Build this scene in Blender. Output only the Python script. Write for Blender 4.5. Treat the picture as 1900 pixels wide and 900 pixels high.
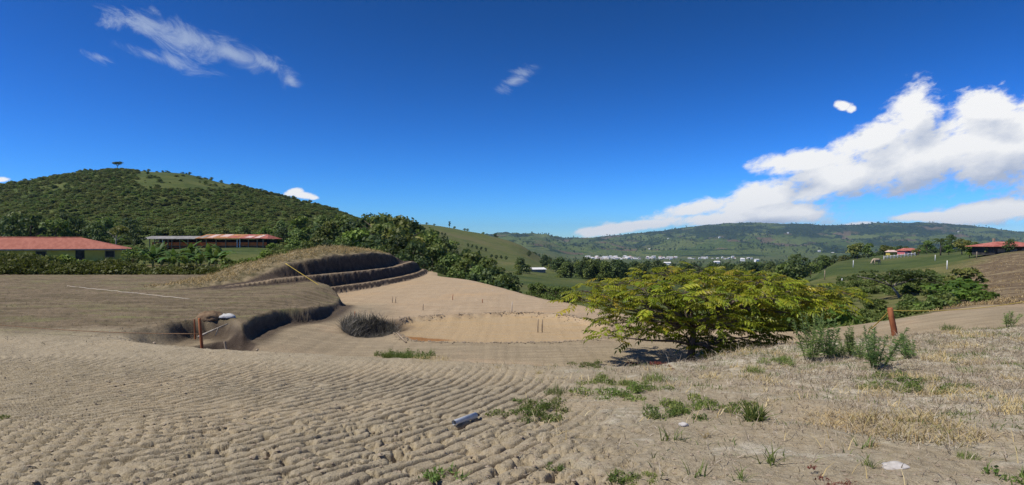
import bpy, bmesh, math, random
import numpy as np
from mathutils import Vector, Matrix

for _o in list(bpy.data.objects):
    bpy.data.objects.remove(_o)
scene = bpy.context.scene
COL = scene.collection
R = math.radians
random.seed(7)
RNG = np.random.default_rng(7)

# ------------------------------------------------------------------ camera
F = 1132.0            # focal length in photograph pixels (photograph is 1900 x 900)
EYE = 1.7
cam_d = bpy.data.cameras.new("camera")
cam = bpy.data.objects.new("camera", cam_d)
COL.objects.link(cam)
cam.location = (0, 0, EYE)
cam.rotation_euler = (R(90), 0, 0)
cam_d.sensor_width = 36.0
cam_d.lens = 36.0 * F / 1900.0
cam_d.clip_start = 0.1
cam_d.clip_end = 60000
scene.camera = cam

# ------------------------------------------------------------------ light
SUN_EL, SUN_AZ = 54.0, -112.0      # azimuth from the view direction (+y), negative = to the left
sd = bpy.data.lights.new("sun", 'SUN')
sd.energy = 4.3
sd.angle = R(0.53)
sd.color = (1.0, 0.95, 0.86)
sun = bpy.data.objects.new("sun", sd)
COL.objects.link(sun)
SUN_DIR = Vector((math.sin(R(SUN_AZ)) * math.cos(R(SUN_EL)), math.cos(R(SUN_AZ)) * math.cos(R(SUN_EL)), math.sin(R(SUN_EL))))
sun.rotation_euler = SUN_DIR.to_track_quat('Z', 'Y').to_euler()
sun.location = (-30, 10, 60)

scene.view_settings.view_transform = 'Standard'
scene.view_settings.look = 'None'
scene.view_settings.exposure = 0.18
scene.view_settings.gamma = 1.0
scene.render.engine = 'CYCLES'
cy = scene.cycles
cy.use_denoising = True
cy.denoising_prefilter = 'NONE'
cy.max_bounces = 6
cy.diffuse_bounces = 3
cy.glossy_bounces = 2
cy.transmission_bounces = 3
cy.transparent_max_bounces = 8
cy.volume_bounces = 1


class NT:
    """tiny helper to wire node trees"""
    def __init__(self, tree):
        self.t = tree
    def n(self, typ, **kw):
        nd = self.t.nodes.new(typ)
        for k, v in kw.items():
            setattr(nd, k, v)
        return nd
    def set(self, sock, v):
        if hasattr(v, 'is_output') or isinstance(v, bpy.types.NodeSocket):
            self.t.links.new(v, sock)
        else:
            if sock.type == 'RGBA' and len(v) == 3:
                v = (*v, 1)
            sock.default_value = v
    def m(self, op, a, b=None, c=None, clamp=False):
        nd = self.n('ShaderNodeMath', operation=op, use_clamp=clamp)
        for i, v in enumerate((a, b, c)):
            if v is not None:
                self.set(nd.inputs[i], v)
        return nd.outputs[0]
    def ramp(self, x, lo, hi, a=0.0, b=1.0, smooth=True):
        nd = self.n('ShaderNodeMapRange', interpolation_type='SMOOTHSTEP' if smooth else 'LINEAR')
        for i, v in enumerate((x, lo, hi, a, b)):
            self.set(nd.inputs[i], v)
        return nd.outputs[0]
    def noise(self, vec, scale, detail=4, rough=0.5, dist=0.0, out=0, lac=2.0):
        nd = self.n('ShaderNodeTexNoise')
        if vec is not None:
            self.set(nd.inputs['Vector'], vec)
        nd.inputs['Scale'].default_value = scale
        nd.inputs['Detail'].default_value = detail
        nd.inputs['Roughness'].default_value = rough
        nd.inputs['Lacunarity'].default_value = lac
        nd.inputs['Distortion'].default_value = dist
        return nd.outputs[out]
    def mix(self, f, a, b, mode='MIX'):
        nd = self.n('ShaderNodeMix', data_type='RGBA', blend_type=mode)
        self.set(nd.inputs[0], f)
        self.set(nd.inputs[6], a)
        self.set(nd.inputs[7], b)
        return nd.outputs[2]
    def vmul(self, vec, s):
        nd = self.n('ShaderNodeVectorMath', operation='MULTIPLY')
        self.set(nd.inputs[0], vec)
        self.set(nd.inputs[1], s)
        return nd.outputs[0]
    def comb(self, x, y, z=0.0):
        nd = self.n('ShaderNodeCombineXYZ')
        for i, v in enumerate((x, y, z)):
            self.set(nd.inputs[i], v)
        return nd.outputs[0]


# ------------------------------------------------------------------ sky with clouds
world = bpy.data.worlds.new("World")
scene.world = world
world.use_nodes = True
wt = world.node_tree
wt.nodes.clear()
W = NT(wt)
out = W.n('ShaderNodeOutputWorld')
sky = W.n('ShaderNodeTexSky', sky_type='NISHITA')
sky.sun_disc = False
sky.sun_elevation = R(SUN_EL)
sky.sun_rotation = R(SUN_AZ)
sky.altitude = 1300
sky.air_density = 1.0
sky.dust_density = 0.0
sky.ozone_density = 4.0
# one camera-like tone curve over the whole dome: deeper, more saturated blue
SKY = 0.13
ssep = W.n('ShaderNodeSeparateColor'); wt.links.new(sky.outputs[0], ssep.inputs[0])
scom = W.n('ShaderNodeCombineColor')
for _i, (_g, _a) in enumerate(((2.4, 0.42), (1.8, 0.70), (2.1, 1.19))):
    _v = W.m('MULTIPLY', W.m('POWER', W.m('MULTIPLY', ssep.outputs[_i], SKY), _g), _a / SKY)
    wt.links.new(_v, scom.inputs[_i])
bg_sky = W.n('ShaderNodeBackground')
bg_sky.inputs['Strength'].default_value = SKY
wt.links.new(scom.outputs[0], bg_sky.inputs['Color'])

tc = W.n('ShaderNodeTexCoord')
sep = W.n('ShaderNodeSeparateXYZ')
wt.links.new(tc.outputs['Generated'], sep.inputs[0])
dx, dy, dz = sep.outputs
front = W.m('GREATER_THAN', dy, 0.05)
dyc = W.m('MAXIMUM', dy, 0.05)
U = W.m('DIVIDE', dx, dyc)           # tangent of the bearing
V = W.m('DIVIDE', dz, dyc)           # tangent of the height


def tp(px, py):
    return ((px - 950) / F, (450 - py) / F)


def blob_field(u, v, blobs):
    """highest of a set of turned ellipses, 1 in the middle, 0 at the rim"""
    best = None
    for (px, py, rx, ry, ang) in blobs:
        cu, cv = tp(px, py)
        a = R(ang)
        c, s = math.cos(a), math.sin(a)
        du = W.m('SUBTRACT', u, cu)
        dv = W.m('SUBTRACT', v, cv)
        p = W.m('MULTIPLY_ADD', du, c * F / rx, W.m('MULTIPLY', dv, s * F / rx))
        q = W.m('MULTIPLY_ADD', du, -s * F / ry, W.m('MULTIPLY', dv, c * F / ry))
        d = W.m('SUBTRACT', 1.0, W.m('SQRT', W.m('MULTIPLY_ADD', p, p, W.m('MULTIPLY', q, q))))
        best = d if best is None else W.m('SMOOTH_MAX', best, d, 0.12)
    return best


CUMULUS = [
    (1850, 272, 190, 72, 8), (1700, 294, 215, 54, 12), (1692, 222, 66, 50, 50), (1625, 255, 95, 34, 20), (1838, 204, 72, 34, -6),
    (1930, 258, 90, 92, 0), (1575, 326, 135, 38, 16), (1480, 299, 80, 22, 8), (1405, 366, 105, 27, 14), (1305, 384, 66, 18, 12),
    (1455, 398, 125, 22, 2), (1330, 407, 115, 14, 2), (1140, 425, 70, 10, 7), (1205, 417, 45, 9, 4), (1565, 196, 15, 8, -12), (1580, 202, 10, 8, 24),
    (1860, 393, 140, 23, 6), (1725, 402, 65, 9, 3), (1600, 420, 40, 9, 0), (546, 357, 15, 7, 12), (565, 363, 24, 6, -8), (583, 367, 11, 4, 0), (2, 333, 22, 5, 0), (2010, 290, 190, 66, 5),
]


def cumulus(u, v):
    base = blob_field(u, v, CUMULUS)
    c2, s2 = math.cos(R(17)), math.sin(R(17))
    vec = W.comb(W.m('MULTIPLY', W.m('MULTIPLY_ADD', u, c2, W.m('MULTIPLY', v, s2)), 0.80), W.m('MULTIPLY', W.m('MULTIPLY_ADD', u, -s2, W.m('MULTIPLY', v, c2)), 1.6), 0.37)
    n0 = W.noise(vec, 5.5, 3, 0.5, 0.0)
    n1 = W.noise(vec, 18.0, 8, 0.62, 0.2)
    n2 = W.noise(vec, 60.0, 4, 0.6, 0.0)
    d = W.m('MULTIPLY_ADD', W.m('SUBTRACT', n0, 0.5), 0.9, W.m('ADD', base, 0.07))
    d = W.m('MULTIPLY_ADD', W.m('SUBTRACT', n1, 0.5), 2.1, d)
    d = W.m('MULTIPLY_ADD', W.m('SUBTRACT', n2, 0.5), 0.8, d)
    return d


den = cumulus(U, V)
den2 = cumulus(W.m('ADD', U, -0.010), W.m('ADD', V, 0.016))
alpha = W.m('MULTIPLY', W.ramp(den, -0.22, 0.46), front)
slope = W.m('SUBTRACT', den, den2)               # density falls towards the light on lit billows
big = W.m('SUBTRACT', blob_field(U, V, CUMULUS), blob_field(W.m('ADD', U, -0.015), W.m('ADD', V, 0.042), CUMULUS))
lit = W.m('MULTIPLY_ADD', slope, 0.42, W.m('MULTIPLY_ADD', big, 0.80, 0.60), clamp=True)
ccol = W.mix(lit, (0.46, 0.53, 0.68), (1.0, 1.0, 1.0))
bg_c = W.n('ShaderNodeBackground')
wt.links.new(ccol, bg_c.inputs['Color'])
bg_c.inputs['Strength'].default_value = 0.86

# thin high cloud
CIRRUS = [
    (255, 45, 80, 24, -14), (350, 75, 95, 30, -16), (430, 100, 75, 20, -24), (500, 120, 48, 13, -26), (540, 150, 32, 16, -42),
    (955, 150, 42, 15, 30), (185, 107, 24, 8, -20), (300, 110, 90, 16, -18), (640, 30, 90, 30, 0),
]
cb = blob_field(U, V, CIRRUS[:-1])
a = R(-22)
ru = W.m('ADD', W.m('MULTIPLY', U, math.cos(a)), W.m('MULTIPLY', V, math.sin(a)))
rv = W.m('ADD', W.m('MULTIPLY', U, -math.sin(a)), W.m('MULTIPLY', V, math.cos(a)))
cvec = W.comb(W.m('MULTIPLY', ru, 11.0), W.m('MULTIPLY', rv, 24.0), 1.3)
cn = W.noise(cvec, 1.0, 8, 0.66, 1.2)
cd = W.m('MULTIPLY_ADD', W.m('SUBTRACT', cn, 0.5), 4.2, cb)
calpha = W.m('MULTIPLY', W.m('MULTIPLY', W.ramp(cd, -0.20, 1.35), 0.48), front)
bg_ci = W.n('ShaderNodeBackground')
bg_ci.inputs['Color'].default_value = (0.72, 0.82, 0.92, 1)
bg_ci.inputs['Strength'].default_value = 0.76
mx0 = W.n('ShaderNodeMixShader')
wt.links.new(calpha, mx0.inputs[0]); wt.links.new(bg_sky.outputs[0], mx0.inputs[1]); wt.links.new(bg_ci.outputs[0], mx0.inputs[2])
mx1 = W.n('ShaderNodeMixShader')
wt.links.new(alpha, mx1.inputs[0]); wt.links.new(mx0.outputs[0], mx1.inputs[1]); wt.links.new(bg_c.outputs[0], mx1.inputs[2])
wt.links.new(mx1.outputs[0], out.inputs['Surface'])


# ------------------------------------------------------------------ helpers
_perm = np.concatenate([np.random.default_rng(3).permutation(256)] * 2)
_grad = np.stack([np.cos(np.arange(256) * 2 * np.pi / 256), np.sin(np.arange(256) * 2 * np.pi / 256)], 1)[np.random.default_rng(4).permutation(256)]


def perlin(x, y):
    x = np.asarray(x, float); y = np.asarray(y, float)
    xi = np.floor(x).astype(int); yi = np.floor(y).astype(int)
    xf = x - xi; yf = y - yi
    xi &= 255; yi &= 255
    u = xf * xf * xf * (xf * (xf * 6 - 15) + 10); v = yf * yf * yf * (yf * (yf * 6 - 15) + 10)
    def g(ix, iy, fx, fy):
        h = _perm[_perm[ix & 255] + (iy & 255)]
        return _grad[h, 0] * fx + _grad[h, 1] * fy
    a = g(xi, yi, xf, yf); b = g(xi + 1, yi, xf - 1, yf)
    c = g(xi, yi + 1, xf, yf - 1); d = g(xi + 1, yi + 1, xf - 1, yf - 1)
    return (a + u * (b - a)) * (1 - v) + (c + u * (d - c)) * v      # about -0.7 .. 0.7


def fbm(x, y, o=4, gain=0.5):
    s = 0; amp = 1.0
    for i in range(o):
        s = s + amp * perlin(x * 2 ** i + 17.3 * i, y * 2 ** i - 9.1 * i)
        amp *= gain
    return s


def sstep(a, b, x):
    t = np.clip((x - a) / (b - a), 0, 1)
    return t * t * (3 - 2 * t)


def poly_sd(x, y, poly):
    """signed distance to a polygon, positive inside"""
    x = np.asarray(x, float); y = np.asarray(y, float)
    d2 = np.full(x.shape, 1e18); inside = np.zeros(x.shape, bool)
    n = len(poly)
    for i in range(n):
        x0, y0 = poly[i]; x1, y1 = poly[(i + 1) % n]
        ex, ey = x1 - x0, y1 - y0
        t = np.clip(((x - x0) * ex + (y - y0) * ey) / (ex * ex + ey * ey + 1e-12), 0, 1)
        d2 = np.minimum(d2, (x - x0 - t * ex) ** 2 + (y - y0 - t * ey) ** 2)
        cr = ((y0 > y) != (y1 > y)) & (x < (x1 - x0) * (y - y0) / ((y1 - y0) if y1 != y0 else 1e-12) + x0)
        inside ^= cr
    d = np.sqrt(d2)
    return np.where(inside, d, -d)


def smooth_poly(pts, k=4):
    """Catmull-Rom through an open list of points"""
    p = [np.array(q, float) for q in pts]
    p = [2 * p[0] - p[1]] + p + [2 * p[-1] - p[-2]]
    res = []
    for i in range(1, len(p) - 2):
        for j in range(k):
            t = j / k
            a, b, c, d = p[i - 1], p[i], p[i + 1], p[i + 2]
            res.append(tuple(0.5 * ((2 * b) + (c - a) * t + (2 * a - 5 * b + 4 * c - d) * t * t + (3 * b - a - 3 * c + d) * t ** 3)))
    res.append(tuple(p[-2]))
    return res


def np_mesh(name, verts, quads=None, tris=None, mats=None, smooth=True, attrs=None, mat_idx=None):
    me = bpy.data.meshes.new(name)
    verts = np.asarray(verts, np.float32)
    me.vertices.add(len(verts)); me.vertices.foreach_set("co", verts.ravel())
    nq = 0 if quads is None else len(quads); nt = 0 if tris is None else len(tris)
    idx = []
    if nq: idx.append(np.asarray(quads, np.int32).ravel())
    if nt: idx.append(np.asarray(tris, np.int32).ravel())
    idx = np.concatenate(idx)
    me.loops.add(len(idx)); me.loops.foreach_set("vertex_index", idx)
    me.polygons.add(nq + nt)
    starts = np.concatenate([np.arange(nq) * 4, nq * 4 + np.arange(nt) * 3]).astype(np.int32)
    me.polygons.foreach_set("loop_start", starts)
    if smooth is not None:
        me.polygons.foreach_set("use_smooth", np.full(nq + nt, bool(smooth)))
    if mat_idx is not None:
        me.polygons.foreach_set("material_index", np.asarray(mat_idx, np.int32))
    for k, v in (attrs or {}).items():
        v = np.asarray(v, np.float32)
        if v.ndim == 1:
            at = me.attributes.new(k, 'FLOAT', 'POINT'); at.data.foreach_set("value", v)
        else:
            at = me.attributes.new(k, 'FLOAT_COLOR', 'POINT')
            at.data.foreach_set("color", np.concatenate([v, np.ones((len(v), 4 - v.shape[1]), np.float32)], 1).ravel())
    for m in (mats or []):
        me.materials.append(m)
    me.update(calc_edges=True)
    me.validate()
    return me


def link(name, me, parent=None, loc=None):
    o = bpy.data.objects.new(name, me)
    COL.objects.link(o)
    if parent is not None:
        o.parent = parent
    if loc is not None:
        o.location = loc
    return o


def tag(o, label=None, cat=None, group=None, kind=None):
    for k, v in (('label', label), ('category', cat), ('group', group), ('kind', kind)):
        if v:
            o[k] = v
    return o


def thing(name, loc, label, cat, group=None, rz=0.0):
    o = bpy.data.objects.new(name, None)
    o.empty_display_size = 0.2
    COL.objects.link(o)
    o.location = loc; o.rotation_euler = (0, 0, rz)
    return tag(o, label, cat, group)


def copy_tree(o, parent=None):
    c = o.copy(); COL.objects.link(c)
    if parent is not None:
        c.parent = parent
    for ch in list(o.children):
        copy_tree(ch, c)
    return c


def material(name, rough=0.9, spec=0.2):
    m = bpy.data.materials.new(name)
    m.use_nodes = True
    t = m.node_tree
    b = t.nodes['Principled BSDF']
    b.inputs['Roughness'].default_value = rough
    b.inputs['Specular IOR Level'].default_value = spec
    return m, NT(t), b


def bump(N, b, h, strength=0.5, dist=0.05):
    bp = N.n('ShaderNodeBump')
    bp.inputs['Strength'].default_value = strength
    bp.inputs['Distance'].default_value = dist
    N.set(bp.inputs['Height'], h)
    N.t.links.new(bp.outputs[0], b.inputs['Normal'])


def simple_mat(name, c1, c2, scale=8.0, rough=0.85, spec=0.2, bumps=0.3, detail=4, stretch=(1, 1, 1), bdist=0.02, rnd=0.0, metal=0.0):
    m, N, b = material(name, rough, spec)
    tcn = N.n('ShaderNodeTexCoord')
    v = N.vmul(tcn.outputs['Object'], stretch)
    n = N.noise(v, scale, detail, 0.6)
    c = N.mix(N.ramp(n, 0.32, 0.68), c1, c2)
    if rnd:
        oi = N.n('ShaderNodeObjectInfo')
        h = N.n('ShaderNodeHueSaturation')
        N.set(h.inputs['Color'], c)
        N.set(h.inputs['Value'], N.ramp(oi.outputs['Random'], 0, 1, 1 - rnd, 1 + rnd, False))
        c = h.outputs[0]
    N.set(b.inputs['Base Color'], c)
    b.inputs['Metallic'].default_value = metal
    if bumps:
        bump(N, b, n, bumps, bdist)
    return m


def P(px, py, D):
    """world point seen at a photograph pixel at depth D"""
    return np.array([(px - 950) / F * D, D, EYE - (py - 450) / F * D])


# ------------------------------------------------------------------ terrain heights
COLS = {
    -500: {15: 640, 20: 597, 30: 548, 45: 515, 60: 498, 80: 485, 110: 472, 150: 461, 200: 445, 300: 410, 420: 385, 520: 390, 800: 430, 12000: 452},
    0: {15: 640, 20: 597, 30: 548, 45: 515, 60: 498, 80: 485, 110: 472, 150: 458, 200: 436, 300: 388, 420: 348, 520: 352, 800: 410, 1500: 440, 12000: 452},
    120: {15: 640, 20: 597, 30: 548, 45: 515, 60: 498, 80: 485, 110: 472, 150: 456, 200: 431, 300: 376, 420: 331, 480: 326, 560: 332, 800: 380, 1500: 440, 12000: 452},
    220: {15: 640, 20: 597, 30: 548, 45: 515, 60: 498, 80: 485, 110: 471, 150: 456, 200: 429, 300: 372, 400: 330, 460: 317, 530: 317, 700: 350, 1000: 400, 2000: 440, 12000: 452},
    330: {15: 640, 20: 597, 30: 548, 45: 515, 60: 498, 80: 485, 110: 472, 150: 457, 200: 431, 300: 377, 420: 331, 480: 321, 560: 324, 800: 380, 2000: 445, 12000: 452},
    430: {15: 640, 20: 597, 30: 548, 45: 515, 60: 499, 80: 485, 110: 472, 150: 457, 200: 436, 300: 391, 420: 353, 490: 345, 570: 352, 900: 405, 2000: 447, 12000: 452},
    520: {15: 640, 20: 600, 30: 550, 45: 518, 60: 500, 80: 485, 110: 471, 150: 458, 200: 441, 300: 407, 420: 374, 500: 365, 600: 375, 900: 420, 2000: 449, 12000: 452},
    600: {15: 650, 20: 620, 30: 560, 45: 525, 60: 506, 80: 490, 110: 476, 150: 463, 200: 448, 300: 418, 420: 393, 520: 383, 650: 392, 900: 425, 2000: 449, 12000: 452},
    700: {15: 680, 20: 640, 30: 580, 45: 545, 60: 525, 80: 505, 110: 490, 150: 476, 200: 462, 300: 438, 420: 420, 520: 415, 700: 422, 1000: 442, 2000: 452, 12000: 452},
    780: {15: 700, 20: 660, 30: 600, 45: 562, 60: 540, 80: 522, 110: 507, 150: 494, 200: 480, 300: 457, 420: 436, 550: 423, 650: 419, 800: 428, 1200: 448, 2000: 452, 12000: 452},
    850: {15: 720, 20: 690, 30: 630, 45: 585, 60: 560, 80: 542, 110: 527, 150: 514, 200: 502, 300: 482, 420: 456, 560: 436, 680: 428, 800: 436, 1200: 452, 2000: 456, 5000: 450, 12000: 452},
    920: {15: 740, 20: 700, 30: 650, 45: 605, 60: 575, 80: 554, 110: 538, 150: 524, 200: 514, 300: 500, 420: 476, 560: 451, 680: 442, 800: 450, 1200: 464, 2000: 465, 3000: 458, 4500: 445, 5500: 441, 7000: 450, 12000: 452},
    960: {15: 740, 20: 700, 30: 655, 45: 612, 60: 580, 80: 557, 110: 542, 150: 528, 200: 517, 300: 504, 420: 484, 560: 462, 680: 453, 800: 461, 1200: 474, 2000: 470, 3000: 460, 4500: 445, 5500: 440, 7000: 450, 12000: 452},
    1010: {15: 740, 20: 710, 30: 660, 45: 620, 60: 585, 80: 561, 110: 547, 150: 534, 200: 521, 300: 509, 420: 499, 560: 487, 700: 481, 800: 486, 1200: 487, 2000: 475, 3000: 464, 4500: 448, 5500: 444, 7000: 450, 12000: 452},
    1060: {15: 740, 20: 710, 30: 665, 45: 622, 60: 588, 80: 566, 110: 553, 150: 539, 200: 524, 300: 513, 420: 508, 600: 505, 800: 502, 1200: 495, 2000: 483, 3000: 474, 4500: 460, 5500: 451, 6500: 447, 8000: 449, 12000: 452},
    1130: {15: 740, 20: 710, 30: 665, 45: 622, 60: 588, 80: 566, 110: 553, 150: 540, 200: 526, 300: 516, 420: 511, 600: 507, 800: 503, 1200: 496, 2000: 485, 2500: 480, 3000: 476, 4000: 466, 5000: 455, 6000: 444, 6800: 440, 9000: 450, 12000: 452},
    1220: {15: 740, 20: 710, 30: 665, 45: 622, 60: 588, 80: 566, 110: 553, 150: 541, 200: 528, 300: 518, 420: 513, 600: 508, 800: 503, 1200: 496, 2000: 486, 2500: 480, 3000: 476, 4000: 465, 5000: 451, 6000: 437, 6800: 431, 9000: 445, 12000: 452},
    1300: {15: 740, 20: 710, 30: 660, 45: 622, 60: 588, 80: 566, 110: 553, 150: 541, 200: 530, 300: 519, 420: 513, 600: 508, 800: 503, 1200: 496, 2000: 486, 2500: 481, 3000: 476, 4000: 463, 5000: 447, 6000: 429, 6800: 420, 9000: 440, 12000: 452},
    1380: {15: 735, 20: 700, 30: 655, 45: 615, 60: 583, 80: 562, 110: 548, 150: 538, 200: 530, 300: 519, 420: 513, 600: 508, 800: 503, 1200: 496, 2000: 486, 2500: 481, 3000: 476, 4000: 462, 5000: 445, 6000: 425, 6800: 415, 9000: 440, 12000: 452},
    1480: {15: 730, 20: 690, 30: 640, 40: 607, 60: 567, 80: 545, 100: 531, 130: 526, 160: 528, 200: 529, 300: 520, 420: 512, 600: 507, 800: 502, 1200: 495, 2000: 485, 3000: 475, 4000: 464, 5000: 447, 6000: 427, 6800: 417, 9000: 440, 12000: 452},
    1560: {15: 720, 20: 680, 30: 625, 40: 591, 60: 555, 90: 521, 120: 503, 150: 492, 180: 486, 220: 484, 300: 494, 420: 502, 600: 502, 800: 500, 1200: 494, 2000: 484, 3000: 475, 4000: 465, 5000: 448, 6000: 429, 6800: 420, 9000: 440, 12000: 452},
    1640: {15: 710, 20: 670, 30: 610, 40: 580, 60: 546, 90: 515, 120: 500, 150: 489, 200: 479, 250: 477, 320: 482, 420: 492, 600: 496, 800: 495, 1200: 490, 2000: 482, 3000: 473, 4000: 463, 5000: 446, 6000: 425, 6800: 415, 9000: 440, 12000: 452},
    1700: {15: 690, 20: 650, 30: 592, 40: 568, 60: 536, 90: 508, 120: 493, 150: 482, 200: 474, 250: 472, 400: 482, 800: 490, 2000: 480, 3000: 472, 4000: 462, 5000: 445, 6000: 425, 6800: 414, 9000: 440, 12000: 452},
    1760: {15: 670, 20: 625, 30: 570, 40: 553, 60: 524, 80: 506, 120: 484, 150: 475, 200: 469, 250: 468, 400: 480, 800: 488, 2000: 480, 3000: 472, 4000: 463, 5000: 447, 6000: 428, 6800: 417, 9000: 440, 12000: 452},
    1820: {15: 640, 20: 595, 30: 560, 40: 541, 60: 511, 80: 494, 120: 473, 150: 466, 200: 463, 300: 466, 500: 480, 1000: 484, 2000: 480, 3000: 472, 4000: 464, 5000: 450, 6000: 431, 6800: 422, 9000: 440, 12000: 452},
    1900: {15: 620, 20: 577, 30: 548, 40: 529, 60: 496, 80: 479, 110: 464, 150: 458, 250: 459, 400: 470, 1000: 482, 2000: 478, 3000: 472, 4000: 465, 5000: 452, 6000: 439, 6800: 432, 9000: 445, 12000: 452},
    2400: {15: 590, 20: 560, 30: 530, 40: 512, 60: 480, 80: 466, 110: 452, 150: 448, 250: 450, 400: 460, 1000: 475, 3000: 470, 5000: 455, 6800: 436, 9000: 445, 12000: 452},
}
LD0, LD1, NLD = math.log(12), math.log(12000), 700
PX0, PX1, NPX = -500.0, 2400.0, 580


def pchip(xs, ys, xq):
    xs = np.array(xs, float); ys = np.array(ys, float)
    h = np.diff(xs); dl = np.diff(ys) / h
    m = np.zeros(len(xs))
    for i in range(1, len(xs) - 1):
        if dl[i - 1] * dl[i] > 0:
            w1 = 2 * h[i] + h[i - 1]; w2 = h[i] + 2 * h[i - 1]
            m[i] = (w1 + w2) / (w1 / dl[i - 1] + w2 / dl[i])
    m[0] = dl[0]; m[-1] = dl[-1]
    xq = np.clip(xq, xs[0], xs[-1])
    i = np.clip(np.searchsorted(xs, xq) - 1, 0, len(xs) - 2)
    t = (xq - xs[i]) / h[i]
    return ((1 + 2 * t) * (1 - t) ** 2 * ys[i] + t * (1 - t) ** 2 * h[i] * m[i] + t * t * (3 - 2 * t) * ys[i + 1] + t * t * (t - 1) * h[i] * m[i + 1])


_ld = np.linspace(LD0, LD1, NLD)
_px = np.linspace(PX0, PX1, NPX)
_colv = np.array([pchip([math.log(d) for d in c], list(c.values()), _ld) for c in COLS.values()])
_tab = np.empty((NPX, NLD))
for _j in range(NLD):
    _tab[:, _j] = pchip(list(COLS), _colv[:, _j], _px)


def table_z(x, y):
    """height of the country beyond the building site, relative to the eye"""
    y = np.maximum(np.asarray(y, float), 12.0)
    px = np.clip(950 + F * np.asarray(x, float) / y, PX0, PX1 - 1e-3)
    a = (px - PX0) / (PX1 - PX0) * (NPX - 1); b = np.clip((np.log(y) - LD0) / (LD1 - LD0), 0, 1) * (NLD - 1)
    i = np.minimum(a.astype(int), NPX - 2); j = np.minimum(b.astype(int), NLD - 2)
    fa = a - i; fb = b - j
    v = (_tab[i, j] * (1 - fa) + _tab[i + 1, j] * fa) * (1 - fb) + (_tab[i, j + 1] * (1 - fa) + _tab[i + 1, j + 1] * fa) * fb
    z = -(v - 450) / F * y
    # relief of its own: knolls, gullies and spurs that grow with distance
    n = fbm(x / 26.0, y / 26.0, 4) * sstep(40, 90, y) * 0.5
    n = n + fbm(x / 110.0 + 5, y / 150.0, 4) * sstep(140, 300, y) * 3.0
    n = n + (0.35 - np.abs(fbm(x / 620.0 + 3, y / 900.0, 5))) * sstep(2600, 4500, y) * 120.0 * (1 - 0.75 * sstep(5900, 6700, y))
    n = n + (0.25 - np.abs(fbm(x / 240.0 + 8, y / 420.0, 4))) * sstep(3000, 4500, y) * 34.0
    return z + n


NEAR_EDGE = [(30, 20), (18, 17), (12.9, 15.7), (11.3, 15.6), (9.4, 15.5), (7.7, 15.0), (6.2, 14.7), (4.6, 14.0), (3.3, 13.0), (2, 12.5),
             (.5, 12.7), (-1.2, 13.3), (-2.9, 13.8), (-4.8, 14.4), (-6.6, 14.8), (-7.9, 15.3), (-8.7, 15.7), (-9.4, 16.4), (-9.9, 17.8), (-10.0, 19.0), (-9.3, 19.5),
             (-8.6, 18.6), (-8.0, 18.3), (-8.15, 19.5), (-8.4, 21.3), (-8.15, 22.7), (-7.6, 23.9), (-7.7, 26.6), (-8.3, 30), (-8.9, 32),
             (-10.2, 34.4), (-11.8, 37.5), (-14, 43), (-17, 47), (-22, 49)]
U_POLY = smooth_poly(NEAR_EDGE, 4) + [(-120, 52), (-120, -80), (60, -80), (60, 30)]
FAR_EDGE = [(-9.6, 72), (-8.3, 62), (-6.2, 57.5), (-4.2, 53.4), (-.8, 43), (1.3, 36.6), (2.9, 33.4), (4.0, 30.4), (5.1, 27.7), (7.1, 23.4), (8.7, 21.2), (10.3, 20.4),
            (12.6, 20), (16.3, 20.5), (22, 22), (40, 27)]
S_POLY = smooth_poly(FAR_EDGE, 4) + [(60, 20), (40, -40), (-60, -40), (-60, 40), (-20, 72)]
BASIN = [(-4.5, 23.5), (-4.75, 25.6), (-4.2, 26.9), (-2, 27.9), (-.1, 28.5), (1.6, 28), (2.85, 26.6), (3.9, 23.4), (3.2, 21), (2, 20.1), (.95, 19.9), (-1.1, 19.7),
         (-3.2, 20.2), (-4.1, 21.8)]
BASIN = smooth_poly(BASIN + [BASIN[0]], 3)[:-1]
BASE_Y = [30, 31.5, 34.5, 39, 45, 50, 53, 58, 64, 72]
BASE_X = [-15.6, -14.4, -12.8, -11.4, -9.9, -9.2, -8.9, -8.8, -9.0, -9.8]
TOP_Y = ([30, 34, 36, 38, 43, 50, 56, 60, 64, 72], [-2.5, -2.3, -1.8, -1.35, -0.95, -0.85, -1.15, -1.75, -2.4, -3.2])
RIDGE_Y = ([30, 36, 40, 44, 48, 54, 60, 64, 72], [-2.55, -2.1, -1.2, -0.62, -0.32, -0.55, -1.4, -2.2, -3.2])
B1_Y = ([30, 33, 36, 40, 52, 58, 62, 66, 72], [-2.5, -2.3, -2.1, -2.1, -2.1, -1.95, -1.9, -2.2, -3.2])


def upper_z(x, y):
    z = -1.7 - 0.09 * (y - 4)
    z = np.where(y > 10, -2.24 - 0.09 * (y - 10) * np.exp(-np.maximum(y - 10, 0) / 5.5), z) - 0.11 * sstep(10, 24, y)
    z = z + 0.028 * np.maximum(x - 3, 0) * sstep(5, 15, y) + 0.015 * np.maximum(x - 10, 0)
    z = z - 0.5 * sstep(-10.5, -8.2, x) * sstep(21, 31, y)
    z = z + 0.012 * np.maximum(x - 3, 0) * sstep(8, 14, y)
    return z


def site_z(x, y):
    z = -3.3 + 0 * x
    z = z + 1.1 * sstep(6.5, 17, x)
    z = z + 0.34 * sstep(-4.8, -8.4, x) * sstep(33, 27, y)
    z = z + 0.10 * np.exp(-((x + 3) / 6) ** 2 - ((y - 48) / 9) ** 2)
    return z


def hummock(x, y):
    return fbm(x / 1.7, y / 1.7, 3) * 0.05 + fbm(x / 0.45 + 7, y / 0.45, 3) * 0.02


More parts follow.
